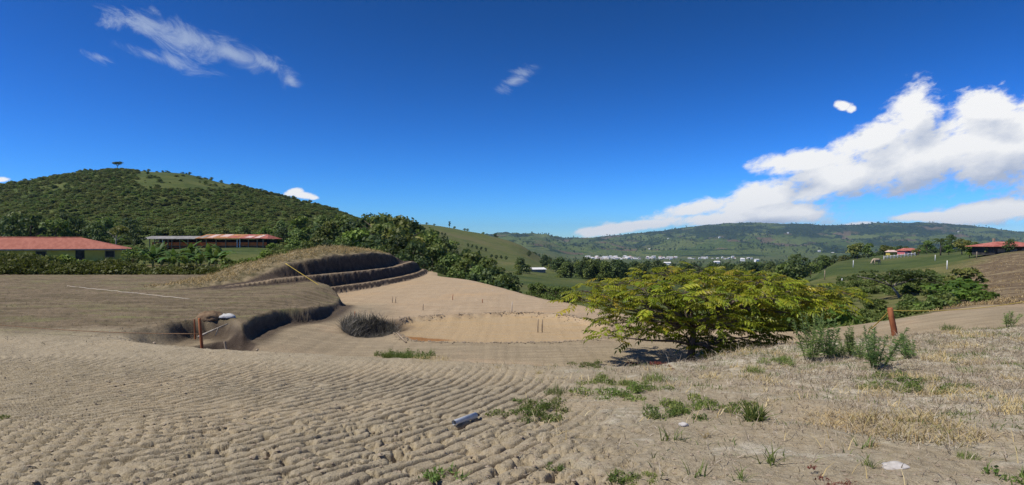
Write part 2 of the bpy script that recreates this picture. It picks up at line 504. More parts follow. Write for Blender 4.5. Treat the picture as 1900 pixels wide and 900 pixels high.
def tread_amount(x, y):
    a = sstep(1.9, -1.0, x + 0.9 * fbm(x / 1.6, y / 1.6, 2)) * sstep(17.5, 13.0, y + (x + 6) * 0.35)
    patch = sstep(-0.62, -0.1, fbm(x / 2.3 + 31, y / 2.3 + 4, 3) + 0.25)
    return a * (0.15 + 0.85 * patch) * sstep(14.0, 10.5, y)


def ground_rel(x, y, detail=True):
    """height of the ground relative to the eye, plus masks"""
    x = np.asarray(x, float); y = np.asarray(y, float)
    sdU = poly_sd(x, y, U_POLY)
    sdS = poly_sd(x, y, S_POLY)
    wob = fbm(x / 0.9, y / 0.9, 3) * 0.16 + fbm(x / 3.1, y / 3.1, 2) * 0.2
    tz = table_z(x, y)
    zs = site_z(x, y)
    wS = sstep(-7.0, 0.25, sdS + wob * 0.6)
    z = tz * (1 - wS) + zs * wS
    # shallow clay basin
    sdB = poly_sd(x, y, BASIN) + wob * 0.5
    steep = sstep(22.5, 25.5, y)
    bdep = sstep(0.0, 0.16, sdB) * steep * 0.13 + sstep(0.0, 1.6, sdB) * 0.10 - 0.05 * np.exp(-((sdB + 0.15) / 0.3) ** 2)
    z = z - bdep + sstep(.2, .8, sdB) * fbm(x / 2.6, y / .22, 3) * 0.018
    # hollow with brush
    hr = np.sqrt(((x + 5.15) / 1.15) ** 2 + ((y - 23.6) / 2.3) ** 2) + wob * 0.5
    z = z - 0.75 * sstep(1.05, 0.6, hr)
    hollow = sstep(1.25, 0.8, hr)  # mask that paints the pit's shade into the soil colour
    hollow = np.maximum(hollow, sstep(1.25, 0.9, np.sqrt(((x + 8.35) / 0.95) ** 2 + ((y - 16.9) / 1.6) ** 2) + wob * 0.4))  # the hole's darkness is painted too, as a shade tone
    # the hole behind the left post
    ho = np.sqrt(((x + 8.35) / 0.95) ** 2 + ((y - 16.9) / 1.6) ** 2) + wob * 0.4
    z = z - 0.75 * sstep(1.1, 0.5, ho)
    # faint ruts where the graders drove
    rut = fbm(x / 7.0 - y / 16.0, y / 60.0, 3)
    track = fbm(x / 0.35 + 0.6 * fbm(x / 6, y / 6, 2), y / 7.0, 3) * 0.020 + fbm(x / 1.2, y / 1.0, 3) * 0.018
    z = z + wS * sstep(-2, 3, sdS) * (rut * 0.07 + track)
    # terraced cut with the mound on top
    t = (np.interp(y, BASE_Y, BASE_X) - x) * 0.93 + wob * 0.32 + fbm(x / .5 + 9, y / .5, 3) * 0.10
    top = np.interp(y, *TOP_Y); rid = np.interp(y, *RIDGE_Y); b1 = np.interp(y, *B1_Y)
    kn = [0.0, .20, .74, 1.02, 1.62, 1.95, 2.9, 4.6, 6.4, 8.6]
    hs_ = [zs, np.minimum(-2.9, b1), np.minimum(-2.87, b1), b1, b1 + .03, np.maximum(top, b1), np.maximum(top + .22, b1), np.maximum(rid, b1), rid - .35, np.minimum(tz, -2.55)]
    zc = np.array(zs, float)
    for i in range(len(kn) - 1):
        f = np.clip((t - kn[i]) / (kn[i + 1] - kn[i]), 0, 1)
        zc = np.where(t > kn[i], hs_[i] + (hs_[i + 1] - hs_[i]) * f, zc)
    cutw = sstep(30, 32, y) * sstep(74, 66, y) * (t > 0) * sstep(11, 8.7, t)
    grassy = cutw * sstep(1.85, 2.25, t) * sstep(9.0, 7.6, t)
    lump = fbm(x / 1.1 + 3, y / 1.1, 4) * 0.16 + fbm(x / .4, y / .4, 3) * .09
    zc = zc + lump * grassy
    z = np.where(cutw > 0, z * (1 - cutw) + zc * cutw, z)
    # foreground and plateau
    zu = upper_z(x, y)
    steepb = sstep(17, 19.5, y) * sstep(-6, -7.5, x)
    bw = 1.1 - 0.82 * steepb
    wU = sstep(0, 1, (sdU + wob * (0.5 + 0.5 * (1 - steepb))) / bw + 0.10)
    zu2 = z + (zu - z) * wU
    behind = sstep(44, 52, y)
    zu2 = zu2 * (1 - behind) + z * behind
    z2 = np.where((cutw > 0) & (y > 31), np.maximum(zu2, z), zu2)
    U_on = wU * (1 - behind) * np.where((cutw > 0) & (z > zu2), 0, 1)
    if detail:
        near = np.clip(1.3 - y / 60, 0, 1)
        plain = sstep(24, 16, y)
        rough = fbm(x / 0.8, y / 0.8, 4) * 0.032 + fbm(x / 0.22 + 3, y / 0.22, 4, .62) * 0.014
        bed = 0.35 * (1 - U_on) + U_on
        z2 = z2 + rough * bed * near
        # bulldozer track furrows
        cx, cyy = -11.5, 12.0
        w = fbm(x / 2.2 + 2, y / 2.2, 3) * 0.055 + fbm(x / .4, y / .4, 2) * 0.010
        ph = np.sqrt((x - cx) ** 2 + (y - cyy) ** 2) + w
        sp = 0.175
        s = (ph / sp) % 1.0
        wd = np.maximum(0.017, 0.0024 * y) / sp
        groove = np.exp(-((s - 0.5) / wd) ** 2)
        ridge = np.where(s > 0.5, (s - 0.5) / 0.5, 1 - (0.5 - s) / 0.5 * 0.6)
        brk = sstep(-0.48, -0.08, fbm(x / 0.65 + 50, y / 0.55 + np.floor(ph / sp) * 7.7, 2) + 0.12)
        ta = tread_amount(x, y) * U_on * (0.08 + 0.92 * sstep(1.0, 4.2, sdU + 4 * wob))
        z2 = z2 - ta * brk * (groove * 0.078 - ridge * 0.004)
        # a second pass of tracks crossing at the lower left
        tb = sstep(-2.6, -3.6, x + 0.3 * y - 1.6 + 0.8 * fbm(x / 1.2, y / 1.2, 2)) * sstep(7.2, 6.0, y) * U_on
        s2 = ((y + 0.25 * x + 0.1 * fbm(x / 1.5, y / 1.5, 2)) / 0.16) % 1.0
        z2 = z2 - tb * np.exp(-((s2 - 0.5) / 0.13) ** 2) * 0.045
        # dug clods
        cl = sstep(0.10, 0.30, fbm(x / 0.22 + 11, y / 0.20 + 5, 4) * (0.6 + 0.8 * sstep(-.1, .4, fbm(x / 1.3, y / 1.3, 2)))) * U_on * sstep(8.5, 5.5, y) * sstep(3.2, 0.8, np.abs(x + 1.0))
        z2 = z2 - cl * 0.065
        # trodden grass hummocks on the right
        gr = sstep(1.5, 4.5, x + 1.2 * fbm(x / 2, y / 2, 2)) * U_on
        z2 = z2 + gr * (fbm(x / 1.4 + 9, y / 1.0, 4) * 0.10 + np.abs(fbm(x / .25, y / .25, 2)) * 0.03)
        # litter on the plateau
        z2 = z2 + U_on * sstep(15, 19, y) * (np.abs(fbm(x / .5, y / .9, 3)) * 0.07)
    masks = dict(U=U_on, S=wS * (1 - U_on), basin=sstep(-0.05, 0.3, sdB) * (1 - U_on) * (1 + sstep(1.0, 0.35, np.sqrt(((x + 3.3) / 1.5) ** 2 + ((y - 21.0) / .75) ** 2) + wob)), hollow=hollow * (1 - U_on), cut=cutw * sstep(2.2, 1.9, t) * (1 - 0.85 * sstep(.22, .30, t) * sstep(.52, .42, t)) * (1 - 0.85 * sstep(1.02, 1.10, t) * sstep(1.36, 1.26, t)), mound=grassy * (1 - U_on),  # cut: faces darkened as painted shade, ledge strips left pale as if sunlit
                 sdS=sdS, sdU=sdU, t=t, bank_shade=(1 - U_on) * sstep(-0.8, -0.25, sdU) * steepb * sstep(33.5, 31.5, y) * wS + wU * (1 - sstep(0.5, 0.95, wU)) * steepb * sstep(33.5, 31.5, y))  # last mask: plateau bank toned dark to stand in for its shade
    return z2, masks


def gz(x, y):
    """world height of the ground at a spot"""
    z, _ = ground_rel(np.array([x]), np.array([y]), True)
    return float(z[0]) + EYE


def gpx(px, D):
    x = (px - 950) / F * D
    return Vector((x, D, gz(x, D)))


def ray_ground(px, py, d0=3.5, d1=7000):
    """first ground point met along a photograph pixel's ray"""
    D = np.exp(np.linspace(math.log(d0), math.log(d1), 2500))
    x = (px - 950) / F * D
    z, _ = ground_rel(x, D, True)
    ray = -(py - 450) / F * D
    k = np.argmax(z >= ray)
    return Vector((x[k], D[k], z[k] + EYE))


# ------------------------------------------------------------------ ground materials
def ground_material():
    m, N, b = material("site_soil", 0.95, 0.1)
    geo = N.n('ShaderNodeNewGeometry')
    pos = geo.outputs['Position']
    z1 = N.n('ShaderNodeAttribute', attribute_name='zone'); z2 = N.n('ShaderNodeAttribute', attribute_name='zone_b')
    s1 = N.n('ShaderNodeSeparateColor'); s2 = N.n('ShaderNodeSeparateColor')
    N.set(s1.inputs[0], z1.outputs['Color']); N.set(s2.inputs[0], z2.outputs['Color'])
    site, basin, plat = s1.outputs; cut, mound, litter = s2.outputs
    
    nbig = N.noise(pos, 0.35, 5, 0.6)
    nmid = N.noise(pos, 2.2, 5, 0.65)
    nfine = N.noise(pos, 14.0, 5, 0.7)
    ngrit = N.noise(pos, 70.0, 3, 0.7)
    soil = N.mix(N.ramp(nmid, .3, .7), (.290, .235, .150), (.395, .325, .212))
    soil = N.mix(N.ramp(nbig, .42, .66), soil, (.42, .33, .205))
    soil = N.mix(N.ramp(nfine, .35, .8), soil, (.46, .395, .280))
    streak = N.noise(N.vmul(pos, (0.5, 3.5, 1.0)), 1.2, 5, 0.6)
    sitec = N.mix(N.ramp(streak, .35, .68), (.385, .282, .175), (.47, .362, .235))
    sitec = N.mix(N.ramp(nbig, .5, .75), sitec, (.47, .33, .19))
    basinc = N.mix(N.ramp(streak, .3, .7), (.46, .320, .165), (.44, .335, .205))
    wornc = N.mix(N.ramp(streak, .35, .68), (.295, .235, .150), (.375, .300, .195))
    wn_ = N.n('ShaderNodeAttribute', attribute_name='worn')
    sitec = N.mix(N.m('MULTIPLY', wn_.outputs['Fac'], N.ramp(nbig, .25, .5)), sitec, wornc)
    c = N.mix(site, soil, sitec)
    basinc = N.mix(N.ramp(basin, 1.0, 1.8), basinc, (.33, .165, .060))
    c = N.mix(N.m('MINIMUM', basin, 1.0), c, basinc)
    plst = N.noise(N.vmul(pos, (0.55, 2.2, 1.0)), 1.0, 5, 0.62)
    platc = N.mix(N.ramp(plst, .33, .67), (.125, .098, .056), (.225, .172, .108))
    platc = N.mix(N.ramp(N.noise(N.vmul(pos, (0.4, 1.6, 1)), 0.8, 4, .6), .5, .72), platc, (.20, .185, .085))
    c = N.mix(plat, c, platc)
    shadec = N.mix(N.ramp(nmid, .3, .7), (.048, .035, .027), (.092, .068, .050))  # dark soil tone that paints in the shade of cut, bank and hollows
    c = N.mix(cut, c, shadec)
    mo = N.noise(pos, 1.6, 5, 0.7)
    moundc = N.mix(N.ramp(mo, .35, .62), (.085, .075, .034), (.27, .215, .125))
    c = N.mix(mound, c, moundc)
    litc = N.mix(N.ramp(N.noise(N.vmul(pos, (1, 1.6, 1)), 3.2, 5, .7), .33, .68), (.33, .275, .18), (.60, .54, .42))
    litc = N.mix(N.m('MULTIPLY', N.ramp(nfine, .48, .66), 0.55), litc, (.155, .165, .06))
    c = N.mix(litter, c, litc)
    c = N.mix(N.m('MULTIPLY', N.ramp(ngrit, .55, .72), 0.35), c, (.55, .48, .38))
    c = N.mix(N.m('MULTIPLY', N.ramp(ngrit, .46, .30), 0.45), c, (.14, .11, .08))
    N.set(b.inputs['Base Color'], c)
    h = N.m('ADD', N.m('MULTIPLY', nfine, 0.6), N.m('MULTIPLY', ngrit, 0.35))
    bump(N, b, h, 1.0, 0.05)
    return m


def grass_material(name, a, bcol, dry, s=1.0):
    m, N, b = material(name, 0.95, 0.1)
    geo = N.n('ShaderNodeNewGeometry'); pos = geo.outputs['Position']
    n1 = N.noise(pos, 0.05 * s, 6, 0.62); n2 = N.noise(pos, 0.5 * s, 6, 0.7); n3 = N.noise(pos, 4.0 * s, 4, .7)
    z = N.n('ShaderNodeAttribute', attribute_name='dry')
    c = N.mix(N.ramp(n2, .32, .68), a, bcol)
    c = N.mix(N.m('MULTIPLY', N.ramp(n1, .45, .65), .6), c, dry)
    drc = N.mix(N.ramp(N.noise(N.vmul(pos, (.5, .5, 1.5)), 0.9 * s, 6, .72), .46, .70), (.135, .096, .058), (.34, .27, .15))
    c = N.mix(z.outputs['Fac'], c, drc)
    N.set(b.inputs['Base Color'], c)
    bump(N, b, N.m('ADD', n2, N.m('MULTIPLY', n3, .4)), 0.6, 0.25 / s)
    return m


def mountain_material():
    m, N, b = material("mountain_land", 1.0, 0.05)
    geo = N.n('ShaderNodeNewGeometry'); pos = geo.outputs['Position']
    warp = N.n('ShaderNodeVectorMath', operation='ADD')
    wn = N.n('ShaderNodeTexNoise'); N.set(wn.inputs['Vector'], pos); wn.inputs['Scale'].default_value = 0.004; wn.inputs['Detail'].default_value = 4
    N.set(warp.inputs[0], pos); N.set(warp.inputs[1], N.vmul(wn.outputs['Color'], (160, 160, 90)))
    vor = N.n('ShaderNodeTexVoronoi'); N.set(vor.inputs['Vector'], N.vmul(warp.outputs[0], (1, 0.7, 3.0))); vor.inputs['Scale'].default_value = 0.0052
    rnd = N.n('ShaderNodeSeparateColor'); N.set(rnd.inputs[0], vor.outputs['Color'])
    n1 = N.noise(pos, 0.0016, 7, 0.62); n2 = N.noise(pos, 0.02, 6, 0.7); n3 = N.noise(pos, 0.09, 3, .7)
    wood = N.mix(N.ramp(n2, .35, .65), (.018, .034, .014), (.045, .072, .026))
    field = N.mix(rnd.outputs[0], (.075, .115, .030), (.150, .180, .055))
    field = N.mix(N.ramp(rnd.outputs[1], .78, .86), field, (.16, .125, .075))
    sp = N.n('ShaderNodeSeparateXYZ'); N.set(sp.inputs[0], pos)
    low = N.ramp(sp.outputs[2], 130.0, 10.0)
    sel = N.m('ADD', n1, N.m('MULTIPLY', rnd.outputs[2], 0.22))
    sel = N.m('ADD', sel, N.m('MULTIPLY', N.m('SUBTRACT', n2, .5), .35))
    sel = N.m('ADD', sel, N.m('MULTIPLY', low, 0.16))
    c = N.mix(N.ramp(sel, .66, .74), wood, field)
    hedge = N.m('MULTIPLY', N.ramp(n2, .60, .66), N.ramp(n3, .4, .6))
    c = N.mix(hedge, c, (.022, .038, .016))
    N.set(b.inputs['Base Color'], c)
    bump(N, b, N.m('ADD', n2, N.m('MULTIPLY', n3, .5)), 0.9, 30.0)
    return m


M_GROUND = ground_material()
M_SLOPE = grass_material("slope_grass", (.060, .080, .022), (.130, .140, .042), (.19, .165, .07), 1.0)
M_HILL = grass_material("hill_undergrowth", (.048, .070, .018), (.088, .112, .030), (.14, .15, .045), .5)
M_GRASSHILL = grass_material("hill_pasture", (.082, .105, .032), (.128, .138, .048), (.16, .14, .065), .25)
M_VALLEY = grass_material("valley_pasture", (.045, .070, .022), (.095, .120, .036), (.15, .14, .055), .25)
M_MOUNT = mountain_material()


def build_terrain():
    def grid(pxs, Ds):
        PXG, DG = np.meshgrid(pxs, Ds)
        X = (PXG - 950) / F * DG
        z, mk = ground_rel(X, DG, DG.max() < 130)
        return PXG, X, DG, z + EYE, mk

    def faces(nr, nc):
        i = np.arange(nr * nc).reshape(nr, nc)
        return np.stack([i[:-1, :-1], i[:-1, 1:], i[1:, 1:], i[1:, :-1]], -1).reshape(-1, 4)

    pieces = {}

    def add(name, V, Q, attrs):
        used, inv = np.unique(Q, return_inverse=True)
        pieces.setdefault(name, []).append((V[used], inv.reshape(-1, 4), {k: v[used] for k, v in attrs.items()}))

    def cols(n, lo=-120, hi=2020):
        return np.concatenate([np.linspace(-560, lo, 36)[:-1], np.linspace(lo, hi, n), np.linspace(hi, 2460, 36)[1:]])

    def geom(a, b, r):
        n = int(math.ceil(math.log(b / a) / r)) + 1
        return np.exp(np.linspace(math.log(a), math.log(b), n))

    for (Ds, nc) in ((geom(2.6, 19.0, .0043), 960), (geom(19.0, 110.0, .0085), 720), (geom(110.0, 11500, .0125), 620)):
        PXG, X, Y, Z, mk = grid(cols(nc), Ds)
        nr, ncc = X.shape
        V = np.stack([X, Y, Z], -1).reshape(-1, 3)
        Q = faces(nr, ncc)
        fl = lambda a: a.reshape(-1)
        Yc = fl(Y)[Q].mean(1); PXc = fl(PXG)[Q].mean(1)
        zone = np.stack([fl(mk['S']), fl(mk['basin']), fl(mk['U'] * sstep(15.2, 18.5, Y + 0.9 * fbm(X / 1.4, Y / 1.4, 3)) * sstep(3, -4, X))], 1)
        lit = mk['U'] * sstep(0.15, 0.75, sstep(0.6, 7.5, X + 0.45 * (Y - 9) + 2.2 * fbm(X / 1.6 + 4, Y / 1.1, 4)))
        lit = np.maximum(lit, mk['U'] * 0.8 * sstep(0.12, 0.4, fbm(X / .9 + 21, Y / .7 + 6, 3)) * sstep(-0.5, 1.5, X))
        zb = np.stack([fl(np.clip(mk['cut'] + mk['hollow'] + mk['bank_shade'] * 0.9, 0, 1)), fl(mk['mound']), fl(lit)], 1)  # first channel carries the painted shade of cut, hollows and bank
        dry = sstep(1715, 1800, PXG + 60 * fbm(X / 9, Y / 12, 3) - 0.9 * (Y - 40)) * sstep(150, 80, Y) + 0.6 * sstep(0.2, .6, fbm(X / 14, Y / 14, 3)) * sstep(120, 60, Y)
        worn = np.clip(sstep(22.5, 19.5, Y + fbm(X / 2.5, Y / 2.5, 3)) + sstep(-3.5, -6.0, X + 0.25 * (Y - 24) + fbm(X / 2, Y / 2, 3)) * sstep(36, 30, Y), 0, 1)
        attrs = dict(zone=zone, zone_b=zb, dry=fl(np.clip(dry, 0, 1)), worn=fl(worn))
        if Ds[-1] < 130:
            on_site = (fl(np.maximum.reduce([mk['U'], mk['S'] * (mk['sdS'] > -0.7), mk['cut'], mk['mound'] * (mk['sdS'] > -40)]))[Q].max(1) > 0.5)
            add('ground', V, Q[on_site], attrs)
            add('slope', V, Q[~on_site], attrs)
        else:
            far = Yc > 3000
            wood = (PXc < 735 + 25 * np.sin(Yc / 40)) & (Yc > 150) & (Yc < 1500) & ~((PXc > 690) & (Yc > 560))
            gh = (PXc >= 690) & (PXc < 1030) & (Yc > 330) & (Yc < 1100) & ~wood
            rest = ~(far | wood | gh)
            add('mountain', V, Q[far], attrs); add('hill', V, Q[wood], attrs); add('pasture_hill', V, Q[gh], attrs); add('valley', V, Q[rest], attrs)
    # ground under and behind the camera
    xs = np.linspace(-70, 70, 60); ys = np.concatenate([np.linspace(-70, -4, 18), np.linspace(-3, 2.63, 8)])
    XX, YY = np.meshgrid(xs, ys)
    zz = -1.7 - 0.09 * (np.maximum(YY, -3) - 4) - 0.06 + EYE + fbm(XX / 5, YY / 5, 3) * .06
    V = np.stack([XX, YY, zz], -1).reshape(-1, 3)
    o = np.ones(len(V)); zr = np.zeros(len(V))
    add('ground', V, faces(len(ys), len(xs)), dict(zone=np.zeros((len(V), 3)), zone_b=np.zeros((len(V), 3)), dry=zr, worn=zr))
    mats = dict(ground=M_GROUND, slope=M_SLOPE, mountain=M_MOUNT, hill=M_HILL, pasture_hill=M_GRASSHILL, valley=M_VALLEY)
    for name, lst in pieces.items():
        off = 0; Vs = []; Qs = []; At = {}
        for (v, q, at) in lst:
            Vs.append(v); Qs.append(q + off); off += len(v)
            for k, a in at.items():
                At.setdefault(k, []).append(a)
        me = np_mesh(name, np.concatenate(Vs), np.concatenate(Qs), None, [mats[name]], True, {k: np.concatenate(a) for k, a in At.items()})
        o = link(name, me)
        tag(o, kind='structure')


build_terrain()


# ------------------------------------------------------------------ plant helpers
def tube(pts, radii, sides=6):
    pts = [Vector(p) for p in pts]
    V = []; Q = []
    up = Vector((0.13, 0.21, 1)).normalized()
    for i, p in enumerate(pts):
        d = (pts[min(i + 1, len(pts) - 1)] - pts[max(i - 1, 0)]).normalized()
        a = d.cross(up)
        if a.length < 1e-3:
            a = d.cross(Vector((1, 0, 0)))
        a.normalize(); b = d.cross(a)
        r = radii[i] if hasattr(radii, '__len__') else radii
        for k in range(sides):
            t = 2 * math.pi * k / sides
            V.append(p + (a * math.cos(t) + b * math.sin(t)) * r)
    for i in range(len(pts) - 1):
        for k in range(sides):
            k2 = (k + 1) % sides
            Q.append((i * sides + k, i * sides + k2, (i + 1) * sides + k2, (i + 1) * sides + k))
    base = len(V)
    V.append(pts[0]); V.append(pts[-1])
    T = []
    for k in range(sides):
        T.append((base, (k + 1) % sides, k))
        T.append((base + 1, (len(pts) - 1) * sides + k, (len(pts) - 1) * sides + (k + 1) % sides))
    return np.array(V), Q, T


class MB:
    """collects pieces of one mesh"""
    def __init__(self):
        self.V = []; self.Q = []; self.T = []; self.t = []; self.n = 0
    def add(self, V, Q=(), T=(), tint=0.5):
        V = np.asarray(V, float).reshape(-1, 3)
        if len(Q): self.Q.append(np.asarray(Q, int).reshape(-1, 4) + self.n)
        if len(T): self.T.append(np.asarray(T, int).reshape(-1, 3) + self.n)
        self.V.append(V); self.n += len(V)
        self.t.append(np.broadcast_to(np.asarray(tint, float), (len(V),)))
    def tube(self, pts, radii, sides=6, tint=0.5):
        self.add(*tube(pts, radii, sides), tint)
    def box(self, c, s, rz=0.0, tilt=0.0, tint=0.5):
        c = np.array(c, float); h = np.array(s, float) / 2
        v = np.array([(x, y, z) for x in (-1, 1) for y in (-1, 1) for z in (-1, 1)]) * h
        ct, st = math.cos(tilt), math.sin(tilt)
        v = v @ np.array([[ct, 0, -st], [0, 1, 0], [st, 0, ct]])
        cr, sr = math.cos(rz), math.sin(rz)
        v = v @ np.array([[cr, sr, 0], [-sr, cr, 0], [0, 0, 1]])
        self.add(v + c, [(0, 1, 3, 2), (4, 6, 7, 5), (0, 4, 5, 1), (2, 3, 7, 6), (0, 2, 6, 4), (1, 5, 7, 3)], (), tint)
    def mesh(self, name, mat, smooth=False):
        q = np.concatenate(self.Q) if self.Q else None
        t = np.concatenate(self.T) if self.T else None
        return np_mesh(name, np.concatenate(self.V), q, t, mat if isinstance(mat, list) else [mat], smooth, dict(tint=np.concatenate(self.t)))
    def build(self, name, mat, parent=None, smooth=False, loc=None):
        return link(name, self.mesh(name, mat, smooth), parent, loc)


def leaf_mat(name, dark, mid, light, trans=0.35, rough=0.55, hue=0.0, spec=0.25):
    """leaf colour by leaf: 'tint' runs over three leaf colours, each plant a shade of its own"""
    m = bpy.data.materials.new(name); m.use_nodes = True
    t = m.node_tree; N = NT(t); b = t.nodes['Principled BSDF']; o = t.nodes['Material Output']
    at = N.n('ShaderNodeAttribute', attribute_name='tint')
    f = at.outputs['Fac']
    c = N.mix(N.ramp(f, 0.0, 0.5, 0, 1, False), dark, mid)
    c = N.mix(N.ramp(f, 0.5, 1.0, 0, 1, False), c, light)
    oi = N.n('ShaderNodeObjectInfo')
    h = N.n('ShaderNodeHueSaturation')
    N.set(h.inputs['Color'], c)
    N.set(h.inputs['Value'], N.ramp(oi.outputs['Random'], 0, 1, 0.72, 1.28, False))
    N.set(h.inputs['Hue'], N.ramp(N.m('FRACT', N.m('MULTIPLY', oi.outputs['Random'], 7.31)), 0, 1, 0.5 - 0.018 - hue, 0.5 + 0.014, False))
    N.set(b.inputs['Base Color'], h.outputs[0])
    b.inputs['Roughness'].default_value = rough
    b.inputs['Specular IOR Level'].default_value = spec
    tr = N.n('ShaderNodeBsdfTranslucent')
    N.set(tr.inputs['Color'], N.mix(0.5, h.outputs[0], N.mix(0.5, h.outputs[0], (0.25, 0.32, 0.03))))
    mx = N.n('ShaderNodeMixShader'); mx.inputs[0].default_value = trans
    t.links.new(b.outputs[0], mx.inputs[1]); t.links.new(tr.outputs[0], mx.inputs[2]); t.links.new(mx.outputs[0], o.inputs['Surface'])
    return m


M_BARK = simple_mat("bark", (.085, .062, .045), (.19, .155, .12), 9, 0.95, 0.1, 0.8, 5, (1, 1, .3), 0.03)
M_PALEBARK = simple_mat("pale_bark", (.20, .17, .13), (.38, .34, .28), 9, 0.95, 0.1, 0.6, 5, (1, 1, .3), 0.03)
M_WOODLEAF = leaf_mat("woodland_leaf", (.085, .125, .030), (.155, .210, .050), (.25, .285, .08))
M_DARKLEAF = leaf_mat("dark_leaf", (.046, .076, .026), (.082, .122, .040), (.135, .172, .056), .35)
M_OLIVELEAF = leaf_mat("olive_leaf", (.095, .118, .027), (.160, .180, .044), (.245, .240, .066))
M_BRIGHTLEAF = leaf_mat("bright_leaf", (.070, .125, .020), (.130, .210, .032), (.22, .30, .055))
M_NUTLEAF = leaf_mat("compound_leaf", (.17, .24, .020), (.33, .38, .030), (.44, .36, .04), .45, .42, .0, .35)
M_BANANA = leaf_mat("banana_leaf", (.030, .080, .016), (.070, .145, .028), (.16, .22, .06), .3, .55, 0, .25)
M_WEEDLEAF = leaf_mat("weed_leaf", (.085, .140, .030), (.150, .215, .045), (.25, .27, .08), .35)
M_FEATHER = leaf_mat("feathery_weed_leaf", (.12, .20, .060), (.21, .31, .085), (.34, .38, .13), .4)
M_STRAW = leaf_mat("dry_straw", (.26, .20, .105), (.44, .365, .245), (.62, .55, .42), .15, .8, .0, .1)
M_GOLDSTRAW = leaf_mat("golden_straw", (.30, .22, .09), (.48, .37, .17), (.62, .52, .30), .2, .8, .0, .1)
M_REDLEAF = leaf_mat("red_leaf", (.12, .025, .022), (.22, .05, .04), (.30, .12, .06), .3)
M_TALLGRASS = leaf_mat("tall_grass_blade", (.040, .060, .012), (.085, .105, .022), (.150, .160, .040), .3)
M_BRUSH = leaf_mat("grey_brush", (.085, .075, .060), (.16, .145, .12), (.25, .23, .20), .1, .9, 0, .1)


def rand_dirs(rng, n):
    v = rng.normal(size=(n, 3))
    return v / np.linalg.norm(v, axis=1, keepdims=True)


def quads_at(P0, Nrm, size, rng, aspect=1.0, bend=0.25):
    """leaf clumps: a slightly folded lozenge at each point"""
    n = len(P0)
    r = rand_dirs(rng, n)
    a = np.cross(Nrm, r); a /= np.linalg.norm(a, axis=1, keepdims=True) + 1e-9
    b = np.cross(Nrm, a)
    s = size[:, None] * 0.5
    k = rng.uniform(0.6, 1.3, (n, 1)) * aspect
    v0 = P0 - a * s * k; v1 = P0 - b * s / k * 0.8 + Nrm * s * bend; v2 = P0 + a * s * k; v3 = P0 + b * s / k * 0.8 + Nrm * s * bend * rng.uniform(-1, 1, (n, 1))
    V = np.stack([v0, v1, v2, v3], 1).reshape(-1, 3)
    Q = np.arange(n * 4).reshape(n, 4)
    return V, Q


def crown_mesh(name, seed, n, lobes, rad, height, base, leaf, mat, flat=0.75, hollow=0.55, droop=0.0):
    """crown as many small leaf clumps spread over overlapping lobes; base = height of the lowest leaves"""
    rng = np.random.default_rng(seed)
    mb = MB()
    cs = []
    for i in range(lobes):
        th = rng.uniform(0, 2 * math.pi); rr = rad * 0.72 * math.sqrt(rng.uniform(0, 1))
        h = rng.uniform(0, 1)
        env = math.sqrt(max(0.0, 1 - (2 * h - 0.85) ** 2 / 1.35))
        cs.append((rr * math.cos(th) * env, rr * math.sin(th) * env, base + height * (0.12 + 0.76 * h), rad * rng.uniform(0.26, 0.46)))
    w = np.array([c[3] ** 2 for c in cs]); cnt = np.maximum(8, (n * w / w.sum()).astype(int))
    for (cx, cy_, cz, r), k in zip(cs, cnt):
        d = rand_dirs(rng, k)
        d[:, 2] = np.where(d[:, 2] < -0.35, -d[:, 2] * 0.6, d[:, 2])
        rr = r * (hollow + (1.12 - hollow) * rng.uniform(0, 1, k) ** 0.6)
        p = d * rr[:, None] * np.array([1, 1, flat]) + np.array([cx, cy_, cz])
        nr = d * 0.7 + rand_dirs(rng, k) * 0.75 + np.array([0, 0, 0.35])
        nr /= np.linalg.norm(nr, axis=1, keepdims=True)
        V, Q = quads_at(p, nr, leaf * rng.uniform(0.55, 1.35, k), rng)
        lt = np.clip(rng.normal(0.42, 0.20, k) + rng.normal(0, 0.16), 0, 1)
        mb.add(V, Q, (), np.repeat(lt, 4))
    return mb.mesh(name, mat)


def trunk_mesh(name, seed, height, r, rad, mat, limbs=5, lean=0.0, start=0.35):
    rng = np.random.default_rng(seed)
    mb = MB()
    pts = [(lean * t * height + 0.12 * height * 0.3 * math.sin(3 * t), 0.05 * height * math.sin(4 * t + seed), t * height) for t in (-0.06, .0, .2, .45, .7, .92)]
    mb.tube(pts, [r * 1.35, r * 1.15, r * .9, r * .7, r * .45, r * .15], 7)
    for i in range(limbs):
        t0 = rng.uniform(start, 0.75); th = 2 * math.pi * (i + rng.uniform(0, .6)) / limbs
        p0 = Vector((lean * t0 * height, 0, t0 * height)); L = rad * rng.uniform(.55, .9)
        p1 = p0 + Vector((math.cos(th) * L * .5, math.sin(th) * L * .5, L * .35)); p2 = p0 + Vector((math.cos(th) * L, math.sin(th) * L, L * .62))
        mb.tube([p0, p1, p2], [r * .5, r * .3, r * .1], 5)
    return mb.mesh(name, mat, True)


PROTO = {}


